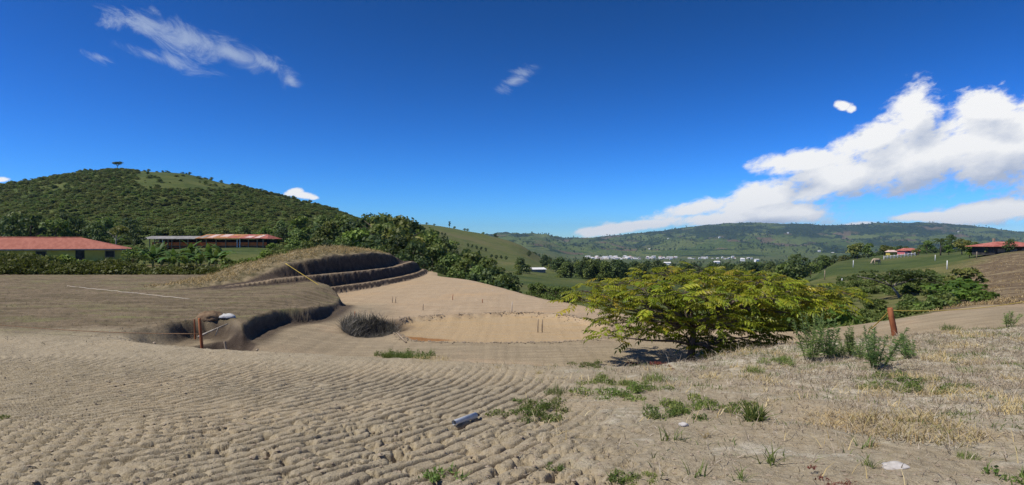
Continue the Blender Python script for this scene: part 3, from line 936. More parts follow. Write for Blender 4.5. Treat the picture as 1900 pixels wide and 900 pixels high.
def proto_tree(kind):
    """crown and trunk meshes of a kind, shared by all trees of that kind"""
    if kind in PROTO:
        return PROTO[kind]
    k, v = kind
    s = sum(ord(c) for c in k) * 13 + v
    if k == 'round':
        c = crown_mesh("crown", s, 900, 16, 3.1, 5.9, .7, .60, M_WOODLEAF); t = trunk_mesh("trunk", s, 5.6, .19, 3, M_BARK)
    elif k == 'dense':
        c = crown_mesh("crown", s, 900, 17, 3.0, 6.6, .7, .60, M_DARKLEAF, .85); t = trunk_mesh("trunk", s, 6.4, .2, 3, M_BARK)
    elif k == 'olive':
        c = crown_mesh("crown", s, 820, 15, 3.2, 5.0, .8, .60, M_OLIVELEAF); t = trunk_mesh("trunk", s, 5.0, .17, 3, M_BARK)
    elif k == 'bright':
        c = crown_mesh("crown", s, 800, 13, 2.6, 4.2, 1.0, .60, M_BRIGHTLEAF); t = trunk_mesh("trunk", s, 4.6, .15, 2.6, M_BARK)
    elif k == 'shrub':
        c = crown_mesh("crown", s, 420, 9, 1.5, 1.9, .05, .36, M_WOODLEAF); t = trunk_mesh("trunk", s, 1.5, .06, 1.3, M_BARK, 4)
    elif k == 'brightshrub':
        c = crown_mesh("crown", s, 420, 9, 1.5, 1.6, .0, .34, M_BRIGHTLEAF); t = trunk_mesh("trunk", s, 1.2, .05, 1.2, M_BARK, 4)
    elif k == 'oliveshrub':
        c = crown_mesh("crown", s, 420, 9, 1.5, 1.6, .0, .36, M_OLIVELEAF); t = trunk_mesh("trunk", s, 1.2, .05, 1.2, M_BARK, 4)
    elif k == 'umbrella':
        c = crown_mesh("crown", s, 900, 18, 4.6, 1.5, 3.6, .52, M_DARKLEAF, .38, .4); t = trunk_mesh("trunk", s, 4.3, .2, 4.2, M_PALEBARK, 8, 0.0, .5)
    elif k == 'pale':
        c = crown_mesh("crown", s, 420, 9, 2.6, 1.8, 3.0, .5, M_OLIVELEAF, .5, .4); t = trunk_mesh("trunk", s, 4.0, .16, 2.4, M_PALEBARK, 6)
    elif k == 'tall':
        c = crown_mesh("crown", s, 700, 16, 1.7, 8.0, .6, .60, M_DARKLEAF, 1.0); t = trunk_mesh("trunk", s, 8.0, .2, 1.4, M_BARK)
    PROTO[kind] = (c, t)
    return PROTO[kind]


def plant_tree(kind, loc, scale, label, group, name='tree', cat='tree', sq=1.0):
    c, t = proto_tree(kind)
    e = thing(name, loc, label, cat, group, random.uniform(0, 6.28))
    e.scale = (scale, scale, scale * sq)
    link('trunk', t, e); link('crown', c, e)
    return e


# ------------------------------------------------------------------ woods at the foot of the hill and beyond the site
def zt(px, D):
    x = (px - 950) / F * D
    return Vector((x, D, float(table_z(np.array([x]), np.array([D]))[0]) + EYE))


KW = ['round', 'dense', 'olive', 'bright']
LW = {'round': 'mid green rounded', 'dense': 'dark green dense', 'olive': 'yellowish olive', 'bright': 'bright green leafy'}
rng = np.random.default_rng(21)
#            px   D   top-py  kind
WOOD = [(700, 84, 436, 'dense'), (735, 82, 436, 'dense'), (770, 80, 446, 'dense'), (800, 84, 455, 'round'), (835, 80, 470, 'round'), (862, 78, 480, 'round'), (890, 74, 492, 'round'),
        (915, 70, 496, 'dense'), (936, 66, 508, 'round'), (905, 84, 478, 'round'), (870, 92, 466, 'round'), (825, 96, 452, 'olive'), (785, 98, 432, 'round'),
        (745, 96, 420, 'olive'), (705, 98, 412, 'round'), (665, 92, 426, 'bright'), (640, 88, 440, 'round'), (610, 92, 446, 'dense'), (580, 96, 440, 'olive'), (655, 116, 408, 'dense'),
        (700, 126, 398, 'round'), (730, 130, 400, 'olive'), (760, 134, 408, 'dense'), (790, 130, 424, 'round'), (815, 120, 440, 'dense'), (620, 124, 410, 'olive'), (590, 130, 416, 'dense'),
        (555, 128, 424, 'round'), (680, 152, 398, 'dense'), (640, 160, 398, 'round'), (715, 160, 398, 'dense'), (745, 165, 404, 'round'), (775, 170, 416, 'dense'), (602, 165, 400, 'round'),
        (560, 170, 404, 'bright'), (525, 150, 420, 'dense'), (522, 190, 408, 'round'), (805, 150, 444, 'dense'), (845, 116, 466, 'dense'), (885, 102, 480, 'dense'), (925, 92, 494, 'round'),
        (945, 84, 506, 'dense'), (812, 70, 494, 'dense'), (850, 66, 500, 'round'), (776, 72, 482, 'dense'), (745, 74, 470, 'dense'), (880, 62, 512, 'dense'),
        (905, 58, 522, 'round'), (928, 54, 532, 'dense'), (640, 76, 452, 'dense'), (672, 76, 452, 'dense'), (705, 74, 456, 'round'), (605, 80, 452, 'dense'), (572, 84, 452, 'round'), (545, 88, 448, 'bright'),
        (840, 190, 445, 'round'), (800, 215, 436, 'dense'), (865, 160, 462, 'dense'), (900, 130, 480, 'round')]
for px, D, top, k in WOOD:
    p = zt(px, D); p.z -= 0.5
    H = (EYE - (top - 450) / F * D) - p.z
    nat = {'round': 6.6, 'dense': 7.2, 'olive': 5.8, 'bright': 5.2}[k]
    H = max(H, 2.2)
    side = 'left of the mound' if px < 600 else 'right above the mound' if px < 690 else 'above the cut end' if px < 765 else 'above the earth crest' if px < 838 else 'on the falling earth edge' if px < 900 else 'at the low right end'
    row = 'front row' if D < 78 else 'second row' if D < 100 else 'third row' if D < 128 else 'fourth row' if D < 155 else 'rearmost row'
    plant_tree((k, int(rng.integers(0, 2))), p, max(H / nat, 0.5) if H / nat < 1.6 else H / nat, LW[k] + ' tree, ' + row + ' of the wood, ' + side, 'trees of the wood beyond the terraced cut', 'tree')

# dark trees behind the two long houses
for px, D, top, k in [(20, 112, 404, 'dense'), (60, 122, 398, 'dense'), (100, 116, 406, 'round'), (140, 124, 402, 'dense'), (178, 118, 414, 'dense'), (252, 128, 424, 'dense'), (-20, 118, 402, 'dense'),
                      (290, 165, 424, 'round'), (330, 168, 422, 'olive'), (372, 172, 420, 'round'), (415, 172, 424, 'olive'), (455, 170, 420, 'round'), (492, 160, 424, 'bright'), (-70, 118, 410, 'dense'),
                      (40, 160, 394, 'round'), (120, 165, 396, 'dense'), (195, 160, 402, 'round'), (240, 175, 404, 'dense')]:
    p = zt(px, D); p.z -= 0.4
    H = max((EYE - (top - 450) / F * D) - p.z, 2.5)
    lab = {'dense': 'dark tree behind the long houses', 'round': 'mid green tree behind the long houses',
           'olive': 'olive green tree behind the grey and rust roofed house', 'bright': 'bright green tree at the right end of the red house'}[k]
    lab += ', ' + ('beyond the left edge' if px < 0 else 'leftmost' if px < 45 else 'above the left part of the salmon roof' if px < 110 else 'above the middle of the salmon roof' if px < 165 else 'above the right end of the salmon roof' if px < 215 else 'between the two roofs' if px < 270 else 'above the grey roof' if px < 360 else 'above the rust roof' if px < 440 else 'above the red roof')
    plant_tree((k, int(rng.integers(0, 2))), p, H / {'round': 6.6, 'dense': 7.2, 'olive': 5.8, 'bright': 5.2}[k], lab, 'trees behind the long houses')
p = zt(216, 112); plant_tree(('pale', 0), p, 1.0, 'pale yellow green tree with white trunk between the two long houses', None)

# trees on the skyline of the big hill
def crest_tree(kind, px, D, h, nat, label, group=None, name='tree'):
    p = zt(px, D)
    p.z -= 0.2
    return plant_tree((kind, 0), p, h / nat, label, group, name, 'tree', 1.25 if kind == 'umbrella' else 1.0)


def crest_D(px, lo=330, hi=760):
    D = np.linspace(lo, hi, 300); x = (px - 950) / F * D
    return float(D[np.argmax((table_z(x, D)) / D)])


crest_tree('umbrella', 218, crest_D(218) - 3, 6.2, 5.2, 'lone flat topped umbrella tree on top of the green hill')
for px, h in ((148, 4.2), (158, 4.6), (168, 4.0), (276, 3.6), (302, 3.0), (352, 3.4), (392, 4.0), (410, 3.4), (545, 4.4), (575, 4.6), (625, 4.6), (20, 4.2), (48, 4.0), (74, 4.0)):
    crest_tree('shrub', px, crest_D(px) - 2, h * .75, 2.2, 'small dark bush on the hill skyline ' + ('on the far left shoulder' if px < 100 else 'left of the umbrella tree' if px < 200 else 'just right of the umbrella tree' if px < 320 else 'by the summit meadow' if px < 420 else 'on the falling right shoulder'), 'bushes along the hill skyline', 'bush')
crest_tree('tall', 834, crest_D(834, 560, 760) - 4, 8.6, 9.0, 'dark upright tree alone on the crest of the pasture hill')
for px, h in ((843, 3.0), (862, 3.0), (867, 3.2), (806, 2.4), (792, 2.6)):
    crest_tree('shrub', px, crest_D(px, 560, 760) - 3, h, 2.2, 'small round bush on the crest of the pasture hill', 'bushes on the pasture hill crest', 'bush')


def scatter(name, pts, protos, rngs, smin, smax, kind='stuff', squash=1.0):
    """one object of many plants: a point cloud whose points carry copies of the crowns (geometry nodes)"""
    n = len(pts)
    me = bpy.data.meshes.new(name)
    me.vertices.add(n); me.vertices.foreach_set('co', np.asarray(pts, np.float32).ravel())
    for k, ty, v in (('rot', 'FLOAT', rngs.uniform(0, 6.28, n)), ('scl', 'FLOAT', rngs.uniform(smin, smax, n)), ('pick', 'INT', rngs.integers(0, len(protos), n))):
        at = me.attributes.new(k, ty, 'POINT'); at.data.foreach_set('value', v.astype(np.float32 if ty == 'FLOAT' else np.int32))
    o = link(name, me)
    ng = bpy.data.node_groups.new(name, 'GeometryNodeTree')
    ng.interface.new_socket('Geometry', in_out='INPUT', socket_type='NodeSocketGeometry')
    ng.interface.new_socket('Geometry', in_out='OUTPUT', socket_type='NodeSocketGeometry')
    nd = ng.nodes; L = ng.links
    gi = nd.new('NodeGroupInput'); go = nd.new('NodeGroupOutput')
    g2i = nd.new('GeometryNodeGeometryToInstance')
    for pr in reversed(protos):
        ob = nd.new('GeometryNodeObjectInfo'); ob.inputs['Object'].default_value = pr; ob.inputs['As Instance'].default_value = False
        L.new(ob.outputs['Geometry'], g2i.inputs[0])
    iop = nd.new('GeometryNodeInstanceOnPoints')
    iop.inputs['Pick Instance'].default_value = True
    def att(nm, ty):
        a = nd.new('GeometryNodeInputNamedAttribute'); a.data_type = ty; a.inputs['Name'].default_value = nm
        return a.outputs['Attribute']
    cx = nd.new('ShaderNodeCombineXYZ'); L.new(att('rot', 'FLOAT'), cx.inputs[2])
    L.new(gi.outputs[0], iop.inputs['Points']); L.new(g2i.outputs[0], iop.inputs['Instance'])
    L.new(att('pick', 'INT'), iop.inputs['Instance Index']); L.new(cx.outputs[0], iop.inputs['Rotation']); 
    sc3 = nd.new('ShaderNodeVectorMath'); sc3.operation = 'SCALE'; sc3.inputs[0].default_value = (1, 1, squash); L.new(att('scl', 'FLOAT'), sc3.inputs['Scale']); L.new(sc3.outputs[0], iop.inputs['Scale'])
    L.new(iop.outputs[0], go.inputs[0])
    md = o.modifiers.new('scatter', 'NODES'); md.node_group = ng
    tag(o, kind=kind)
    return o


def crown_objs(*kinds):
    res = []
    for k in kinds:
        c, _ = proto_tree(k)
        for o in bpy.data.objects:
            if o.data == c:
                res.append(o); break
    return res


# the wood that covers the big hill
rf = np.random.default_rng(5)
n = 26000
px = rf.uniform(-330, 770, n); D = np.exp(rf.uniform(math.log(150), math.log(600), n))
x = (px - 950) / F * D
z = table_z(x, D)
clear = fbm(x / 55.0 + 2.2, D / 75.0, 3)
py = 450 - z / D * F
top_meadow = ((px > 255) & (px < 430) & (py < 352) & (py > 310))
keep = (clear > -0.55) & ~(top_meadow & (rf.uniform(0, 1, n) < .93)) & ~((px > 235) & (px < 520) & (D < 185)) & ~((px < 260) & (D < 150)) & ~((px > 690) & (D > 330))
pts = np.stack([x, D, z + EYE - 0.5], 1)[keep]
scatter('hill_woodland', pts[: 15000], crown_objs(('olive', 0), ('olive', 1), ('bright', 0), ('round', 0), ('olive', 0), ('round', 1)), rf, .22, .80, 'stuff', .55)

# trees and hedges of the valley and the far slopes
n = 5200
px = rf.uniform(880, 1960, n); D = np.exp(rf.uniform(math.log(230), math.log(3300), n))
x = (px - 950) / F * D
z = table_z(x, D)
cl = fbm(x / (0.10 * D) + 9, D / (0.32 * D) + np.log(D) * 9, 4)
keep = (cl > 0.10) & ~((px < 1010) & (D > 320) & (D < 740)) & ~((D > 2350) & (D < 2750) & (px > 1070) & (px < 1400)) & ~((px < 960) & (D < 320)) & ~((px > 1460) & (D < 330))
pts = np.stack([x, D, z + EYE - .5], 1)[keep]
scatter('valley_trees', pts, crown_objs(('round', 0), ('round', 1), ('dense', 0), ('dense', 1), ('dense', 0), ('olive', 0)), rf, .6, 1.35)
n = 3000
px = rf.uniform(950, 1990, n); D = rf.uniform(3200, 6800, n)
x = (px - 950) / F * D
z = table_z(x, D)
keep = fbm(x / 420.0 + 9, D / 600.0, 4) > -0.02
scatter('mountain_trees', np.stack([x, D, z + EYE - 1], 1)[keep], crown_objs(('round', 0), ('dense', 0), ('dense', 1)), rf, 1.3, 2.8)

ORD = ['first', 'second', 'third', 'fourth', 'fifth', 'sixth', 'seventh']
# hedges and single trees in the near valley
for (pa, pb, Da, Db, k, s, lab) in [(985, 1240, 520, 470, 'dense', .9, 'dark tree of the valley hedge left above the leafy tree'),
                                    (1080, 1240, 330, 225, 'round', .55, 'green tree of the short hedge behind the leafy tree'),
                                    (985, 1062, 96, 82, 'round', .30, 'low bush on the slope below the graded earth')]:
    m = 13
    for i in range(m):
        f = (i + rng.uniform(-.3, .3)) / (m - 1)
        p = zt(pa + (pb - pa) * f, Da + (Db - Da) * f + rng.uniform(-4, 4)); p.z -= .3
        plant_tree((k, i % 2), p, s * rng.uniform(.75, 1.3), lab + ', ' + ORD[min(i, m - 1 - i)] + (' from the left' if i <= m // 2 else ' from the right'), 'hedge trees in the near valley')
for px, D, h, k, lab in [(1480, 118, 6.2, 'dense', 'dark bushy tree below the left end of the pasture ridge'), (1455, 128, 5.2, 'round', 'mid green tree left of the dark bushy tree below the ridge'),
                         (1432, 150, 4.6, 'olive', 'smallest olive tree at the valley end of the pasture ridge'), (1505, 150, 4.5, 'round', 'green tree right of the dark bushy tree below the ridge'),
                         (1530, 200, 5.5, 'round', 'left of the two leafy trees topping the far end of the ridge'), (1590, 226, 6.4, 'olive', 'wide olive tree on top of the pasture ridge'),
                         (1612, 232, 6.0, 'round', 'green tree touching the wide olive tree on the ridge top'), (1642, 232, 5.0, 'olive', 'olive tree left of the pink house'),
                         (1720, 222, 5.5, 'round', 'green tree right beside the pink house'), (1765, 190, 5.8, 'dense', 'dark tree between the palm and the red roofed house'),
                         (1785, 150, 4.2, 'olive', 'olive tree left of the red roofed house'), (1800, 118, 2.8, 'bright', 'bright bush in front of the red roofed house'),
                         (1840, 112, 2.2, 'olive', 'low olive bush below the red roof'), (1873, 108, 2.4, 'dense', 'dark bush in front of the white wall at the right edge'),
                         (1700, 200, 2.6, 'olive', 'olive bush in front of the pink house'), (1760, 170, 3.0, 'bright', 'bright green bush under the palm')]:
    p = zt(px, D); p.z -= .25
    plant_tree((k, 0), p, h / {'round': 6.6, 'dense': 7.2, 'olive': 5.8, 'bright': 5.2}[k], lab, 'trees around the pasture ridge')

# dark hedge lines on the pasture hill
for i, (px, D) in enumerate([(868, 430), (876, 432), (884, 434), (893, 436), (901, 440), (912, 395), (921, 398), (930, 402), (939, 406), (820, 500), (826, 505)]):
    p = zt(px, D); p.z -= .3
    plant_tree(('dense', i % 2), p, .42, ('dark hedge tree in the upper hedge of the pasture hill' if i < 5 else 'dark hedge tree in the lower hedge of the pasture hill' if i < 9 else 'dark tree at the left rim of the pasture hill'), 'hedge trees on the pasture hill')
# rough growth in the gully beyond the dirt track
n = 1500
D = np.exp(rf.uniform(math.log(24), math.log(105), n)); px = rf.uniform(1230, 1800, n)
x = (px - 950) / F * D
keep = (fbm(x / 7 + 3, D / 9, 3) > -.05) & (poly_sd(x, D, S_POLY) < -1.5) & (px < 1770 - .6 * (D - 25)) & ~((D > 88) & (px > 1500))
z, _ = ground_rel(x, D, False)
scatter('gully_scrub', np.stack([x, D, z + EYE - .08], 1)[keep], crown_objs(('shrub', 0), ('shrub', 0)), rf, .14, .48)

# shrubs between the plateau and the two long houses
n = 420
D = rf.uniform(52, 132, n); px = rf.uniform(236, 560, n)
x = (px - 950) / F * D
keep = ((D > 70) & (D < 84) & (px > 262) & (px < 420)) | ((px > 505) & (D > 60)) | ((D > 84) & (px > 236) & (px < 262)); keep &= fbm(x / 6, D / 9, 3) > -.35
z, _ = ground_rel(x, D, False)
scatter('slope_scrub', np.stack([x, D, z + EYE - .08], 1)[keep], crown_objs(('shrub', 0), ('round', 0), ('olive', 0)), rf, .18, .36)

# tell like neighbours apart by their place
_seen = {}
for o in list(bpy.data.objects):
    if o.get('group') in ('trees of the wood beyond the terraced cut', 'trees behind the long houses', 'bushes along the hill skyline', 'bushes on the pasture hill crest', 'hedge trees on the pasture hill'):
        _seen.setdefault(o['label'], []).append(o)
for lab, os_ in _seen.items():
    if len(os_) > 1:
        os_.sort(key=lambda o: o.location.x / o.location.y)
        for i, o in enumerate(os_):
            o['label'] = lab + ', ' + (('left one', 'right one') if len(os_) == 2 else ('left one', 'middle one', 'right one') if len(os_) == 3 else tuple(w + ' one' for w in ('first', 'second', 'third', 'fourth', 'fifth', 'sixth', 'seventh', 'eighth')))[i]


# ------------------------------------------------------------------ houses
M_SALMON = simple_mat("salmon_sheet_roof", (.33, .118, .080), (.42, .165, .115), 2.5, .8, .15, .1, 4, (1, .2, 1))
M_OLIVEWALL = simple_mat("ochre_plaster", (.55, .42, .09), (.66, .52, .13), 1.2, .9, .1, .2)
M_GREYROOF = simple_mat("grey_sheet_roof", (.20, .19, .17), (.36, .34, .31), 1.6, .65, .3, .1, 4, (1, .2, 1))
M_RUST = simple_mat("rusty_sheet_roof", (.32, .13, .055), (.52, .27, .12), 1.4, .7, .2, .1)
M_REDROOF = simple_mat("red_sheet_roof", (.34, .085, .055), (.52, .20, .15), 1.2, .6, .3, .1)
M_PALESHEET = simple_mat("pale_pink_sheet", (.60, .40, .33), (.72, .55, .48), 1.5, .55, .3, .05)
M_ORANGE = simple_mat("orange_red_paint", (.70, .13, .032), (.80, .20, .055), 1.4, .8, .2, .1)
M_DARKWALL = simple_mat("dark_weathered_board", (.035, .032, .030), (.075, .068, .062), 2, .9, .1, .2)
M_WHITE = simple_mat("white_paint", (.66, .65, .62), (.80, .79, .76), 3, .7, .2, .05)
M_WOODPOST = simple_mat("weathered_wood", (.22, .165, .11), (.40, .32, .23), 14, .9, .1, .6, 5, (1, 1, .25), .01)
M_REDPOST = simple_mat("orange_brown_post", (.20, .062, .026), (.38, .14, .058), 7, .8, .2, .5, 5, (1, 1, .3), .01)
M_STEM = simple_mat("green_stem", (.10, .14, .05), (.17, .20, .08), 12, .8, .2, .2)
M_ROPE = simple_mat("yellow_rope", (.52, .36, .06), (.64, .48, .12), 30, .8, .2, .2)
M_CORD = simple_mat("pale_cord", (.42, .36, .28), (.55, .48, .38), 30, .8, .2, .2)
M_WIRE = simple_mat("rusty_wire", (.14, .08, .04), (.26, .15, .07), 30, .7, .3, .1)


def hip_roof(L, Wd, z0, h, hipl, hipr, over=0.5, thick=.08):
    """hipped sheet roof over a long plan, local x along the ridge"""
    mb = MB()
    x0, x1, y0, y1 = -L / 2 - over, L / 2 + over, -Wd / 2 - over, Wd / 2 + over
    for dz, fl in ((0, 0), (-thick, 1)):
        V = [(x0, y0, z0 + dz), (x1, y0, z0 + dz), (x1, y1, z0 + dz), (x0, y1, z0 + dz), (x0 + hipl, 0, z0 + h + dz), (x1 - hipr, 0, z0 + h + dz)]
        Q = [(0, 1, 5, 4), (2, 3, 4, 5)]; T = [(1, 2, 5), (3, 0, 4)]
        if fl:
            Q = [q[::-1] for q in Q]; T = [t[::-1] for t in T]
        mb.add(V, Q, T)
    V = [(x0, y0, z0), (x1, y0, z0), (x1, y1, z0), (x0, y1, z0), (x0, y0, z0 - thick), (x1, y0, z0 - thick), (x1, y1, z0 - thick), (x0, y1, z0 - thick)]
    mb.add(V, [(0, 4, 5, 1), (1, 5, 6, 2), (2, 6, 7, 3), (3, 7, 4, 0)])
    return mb


def sheet_ribs(L, y0, z0, y1, z1, x0, step=.75, r=.035):
    mb = MB()
    n = int(L / step)
    for i in range(n + 1):
        x = x0 + i * L / n
        mb.tube([(x, y0, z0 + .02), (x, y1, z1 + .02)], r, 4)
    return mb


# long salmon-roofed house at the left
D1 = 80.0
p0 = P(-150, 462, D1); p1 = P(240, 462, D1)
Lh = p1[0] - p0[0] - .8
g0 = zt(100, D1).z - .2
ez = p1[2]
A1 = R(28)
lx_, ly_ = -(Lh / 2 + .4), 4.1
h1 = thing('long_house', (p1[0] + lx_ * math.cos(A1) - ly_ * math.sin(A1), D1 + lx_ * math.sin(A1) + ly_ * math.cos(A1), g0), 'long low house with a salmon red sheet roof and ochre wall at the left edge', 'house', None, A1)
rf1 = hip_roof(Lh, 7.4, ez - g0, 1.50, 5.6, 5.6, .4).build('roof', M_SALMON, h1)
wm = MB(); wm.box((0, 0, (ez - g0) / 2 - .05), (Lh - .2, 7.0, ez - g0 - .12)); wm.build('wall', M_OLIVEWALL, h1)
fm = MB(); fm.box((0, -4.08, ez - g0 - .05), (Lh + .82, .05, .16)); fm.build('fascia', M_GREYROOF, h1)
fm = MB(); fm.box((Lh * .5 - 5, -3.52, 1.05), (.95, .06, 2.0)); fm.build('door', M_DARKWALL, h1)
for wx in (Lh * .5 - 9, Lh * .5 - 14, Lh * .5 - 20, Lh * .5 - 1.8):
    fm = MB(); fm.box((wx, -3.53, 1.35), (1.1, .06, .9)); w_ = fm.build('window', M_WOODPOST, h1)
    fm = MB(); fm.box((wx, -3.57, 1.35), (.92, .03, .74)); fm.build('pane', M_DARKWALL, w_)
# ridge cap
fm = MB(); fm.tube([(-Lh / 2 - .4 + 5.6, 0, ez - g0 + 1.5), (Lh / 2 + .4 - 5.6, 0, ez - g0 + 1.5)], .09, 6); fm.build('ridge_cap', M_SALMON, rf1)

# long house with a grey roof on the left and rusty red roofs on the right
D2 = 140.0
q0 = P(266, 457, D2); q1 = P(496, 457, D2)
x0, x1 = q0[0], q1[0]
gz2 = P(380, 459, D2)[2] - .3
zr = lambda py: P(0, py, D2)[2] - gz2
h2 = thing('verandah_house', (0, D2, gz2), 'long low house with orange parapet and grey and rust red roofs on the green slope', 'house')
xm = P(366, 0, D2)[0]; xn = P(446, 0, D2)[0]
mb = MB(); mb.box(((x0 + x1) / 2 + .8, 5.0, zr(444) / 2), (x1 - x0 - 2.6, 5.0, zr(444))); mb.build('wall', M_DARKWALL, h2)
mb = MB(); mb.box(((x0 + x1) / 2 + .9, 0.1, zr(450) / 2 + .1), (x1 - x0 - 2.2, .16, zr(450) - .1)); mb.build('parapet', M_ORANGE, h2)
mb = MB(); mb.box(((x0 + x1) / 2 + .9, 0.08, zr(456.4)), (x1 - x0 - 2.0, .3, .16)); mb.build('floor_edge', M_RUST, h2)
mb = MB(); mb.box(((x0 + x1) / 2 + .9, 2.6, zr(458)), (x1 - x0 - 2.0, 5.2, .3)); mb.build('floor', M_DARKWALL, h2)


def slab_roof(xa, xb, ya, za, yb, zb, mat, name, par, t=.09):
    m_ = MB()
    V = [(xa, ya, za), (xb, ya, za), (xb, yb, zb), (xa, yb, zb)] + [(xa, ya, za - t), (xb, ya, za - t), (xb, yb, zb - t), (xa, yb, zb - t)]
    m_.add(V, [(0, 1, 2, 3), (7, 6, 5, 4), (0, 4, 5, 1), (1, 5, 6, 2), (2, 6, 7, 3), (3, 7, 4, 0)])
    return m_.build(name, mat, par)


r_a = slab_roof(x0 - .5, xm, -1.0, zr(443), 4.2, zr(437.6), M_GREYROOF, 'roof', h2)
slab_roof(x0 - .5, xm, 8.4, zr(443), 4.2, zr(437.6) + .001, M_GREYROOF, 'rear_roof', h2)
tag(r_a, 'grey left roof')
r_b = slab_roof(xm + .02, xn, -1.0, zr(442), 4.4, zr(434.2), M_RUST, 'roof', h2)
slab_roof(xm + .02, xn, 8.6, zr(442), 4.4, zr(434.2) + .001, M_RUST, 'rear_roof', h2)
tag(r_b, 'rust orange middle roof')
r_c = slab_roof(xn + .02, x1 - 1.6, -1.0, zr(442), 4.4, zr(434.5), M_REDROOF, 'roof', h2)
slab_roof(xn + .02, x1 - 1.6, 8.6, zr(442), 4.4, zr(434.5) + .001, M_REDROOF, 'rear_roof', h2)
tag(r_c, 'red right roof')
m_ = MB(); m_.add([(x1 - 1.58, -1.0, zr(442)), (x1 + .3, -.6, zr(443)), (x1 - 1.58, 4.4, zr(434.5)), (x1 + .3, 8.4, zr(443)), (x1 - 1.58, 8.6, zr(442))], [], [(0, 1, 2), (1, 3, 2), (3, 4, 2)])
m_.build('hip_roof', M_REDROOF, h2)
for (a_, b_, f0, f1, mt, par) in [(386, 396, .1, .9, M_PALESHEET, r_b), (404, 420, .35, .95, M_PALESHEET, r_b), (372, 380, .05, .7, M_GREYROOF, r_b), (424, 440, .1, .5, M_REDROOF, r_b),
                                  (456, 468, .1, .55, M_PALESHEET, r_c), (474, 484, .05, .8, M_PALESHEET, r_c), (462, 478, .6, .95, M_RUST, r_c)]:
    xa, xb = P(a_, 0, D2)[0], P(b_, 0, D2)[0]
    ya, yb = -1 + 5.4 * f0, -1 + 5.4 * f1
    za, zb = zr(442) + (zr(434.3) - zr(442)) * f0 + .04, zr(442) + (zr(434.3) - zr(442)) * f1 + .04
    slab_roof(xa, xb, ya, za, yb, zb, mt, 'roof_sheet', par, .03)
for px_ in (279, 288, 297, 303, 313, 320, 335, 350, 366, 384, 402, 420, 441, 446, 462, 478, 489):
    xx = P(px_, 0, D2)[0]
    mb = MB(); mb.box((xx, -.25, zr(443.2) / 2), (.16, .16, zr(443.2))); mb.build('verandah_post', M_WHITE if px_ in (303, 441, 446) else M_WOODPOST, h2)

# red roofed house at the right edge
D3 = 110.0
g3 = zt(1850, D3).z - .2
h3 = thing('country_house', (P(1893, 0, D3)[0], D3 + 3, g3), 'low dark walled house with a maroon tiled roof near the right edge', 'house')
e3 = P(0, 457, D3)[2] - g3
hip_roof(9.2, 6.0, e3, .85, 3.2, 3.4, .55).build('roof', M_REDROOF, h3)
mb = MB(); mb.box((0.0, 0, e3 / 2 - .05), (8.8, 5.4, e3 - .1)); mb.build('wall', M_DARKWALL, h3)
for wx in (-3.2, -1.0, 1.2):
    mb = MB(); mb.box((wx, -2.73, e3 * .52), (1.3, .05, e3 * .42)); mb.build('window', M_WOODPOST, h3)
mb = MB(); mb.box((-1.6, 1.0, e3 + .95), (.32, .32, 1.0)); mb.build('chimney', M_WOODPOST, h3)
h3b = thing('annex_house', (P(1899, 0, 116)[0] + 7.2, 117, g3 + .2), 'white walled annex with a red roof right of the maroon roofed house', 'house')
hip_roof(7.0, 5, e3 - .25, .75, 2.5, 2.5, .5).build('roof', M_REDROOF, h3b)
mb = MB(); mb.box((0, 0, e3 / 2 - .2), (6.8, 4.6, e3 - .2)); mb.build('wall', M_WHITE, h3b)

# little pink house on the pasture ridge
D4 = 205.0
g4 = P(0, 472.5, D4)[2]
h4 = thing('pink_house', (P(1692, 0, D4)[0], D4 + 2, g4), 'small pink house with red roof behind the white fence', 'house')
M_PINK = simple_mat("pink_paint", (.58, .14, .15), (.68, .22, .22), 2, .8, .2, .05)
hip_roof(4.9, 4.2, 1.35, .85, 1.2, 1.2, .3).build('roof', M_REDROOF, h4)
mb = MB(); mb.box((0, 0, .65), (4.8, 4.0, 1.34)); mb.build('wall', M_PINK, h4)
mb = MB(); mb.box((0, -2.03, .62), (4.7, .06, .16)); mb.build('wall_band', M_WHITE, h4)
mb = MB(); mb.box((-1.0, -2.04, .95), (.7, .05, .5)); mb.build('window', M_DARKWALL, h4)
h4b = thing('shed', (P(1657, 0, 212)[0], 213, P(0, 471, 212)[2] - .4), 'pale roofed shed left of the pink house', 'shed')
hip_roof(2.6, 2.4, 1.1, .6, .5, .5, .2).build('roof', M_PALESHEET, h4b)
mb = MB(); mb.box((0, 0, .5), (2.4, 2.2, 1.1)); mb.build('wall', M_OLIVEWALL, h4b)

# white fence before the pink house
fd = 188.0
fpts = [np.array(zt(px_, fd + (px_ - 1640) * .06)) for px_ in np.linspace(1640, 1698, 10)]
fo = thing('white_fence', fpts[0], 'low white rail fence on the ridge before the pink house', 'fence')
for q in fpts:
    mb = MB(); mb.box(np.array(q) - fpts[0] + np.array([0, 0, .45]), (.16, .16, 1.3)); mb.build('fence_post', M_WHITE, fo)
for hgt in (.45, .85):
    mb = MB(); mb.tube([np.array(q) - fpts[0] + np.array([0, -.1, hgt]) for q in fpts], .075, 4); mb.build('rail', M_WHITE, fo)

# white roofed farm building in the valley
pv = zt(992, 330); pv.z -= .3
hv = thing('farm_shed', pv, 'long white roofed farm shed in the valley below the pasture hill', 'shed', None, .25)
hip_roof(11, 6, 1.7, .9, .6, .6, .4).build('roof', M_WHITE, hv)
mb = MB(); mb.box((0, 0, .8), (10.6, 5.6, 1.7)); mb.build('wall', M_GREYROOF, hv)

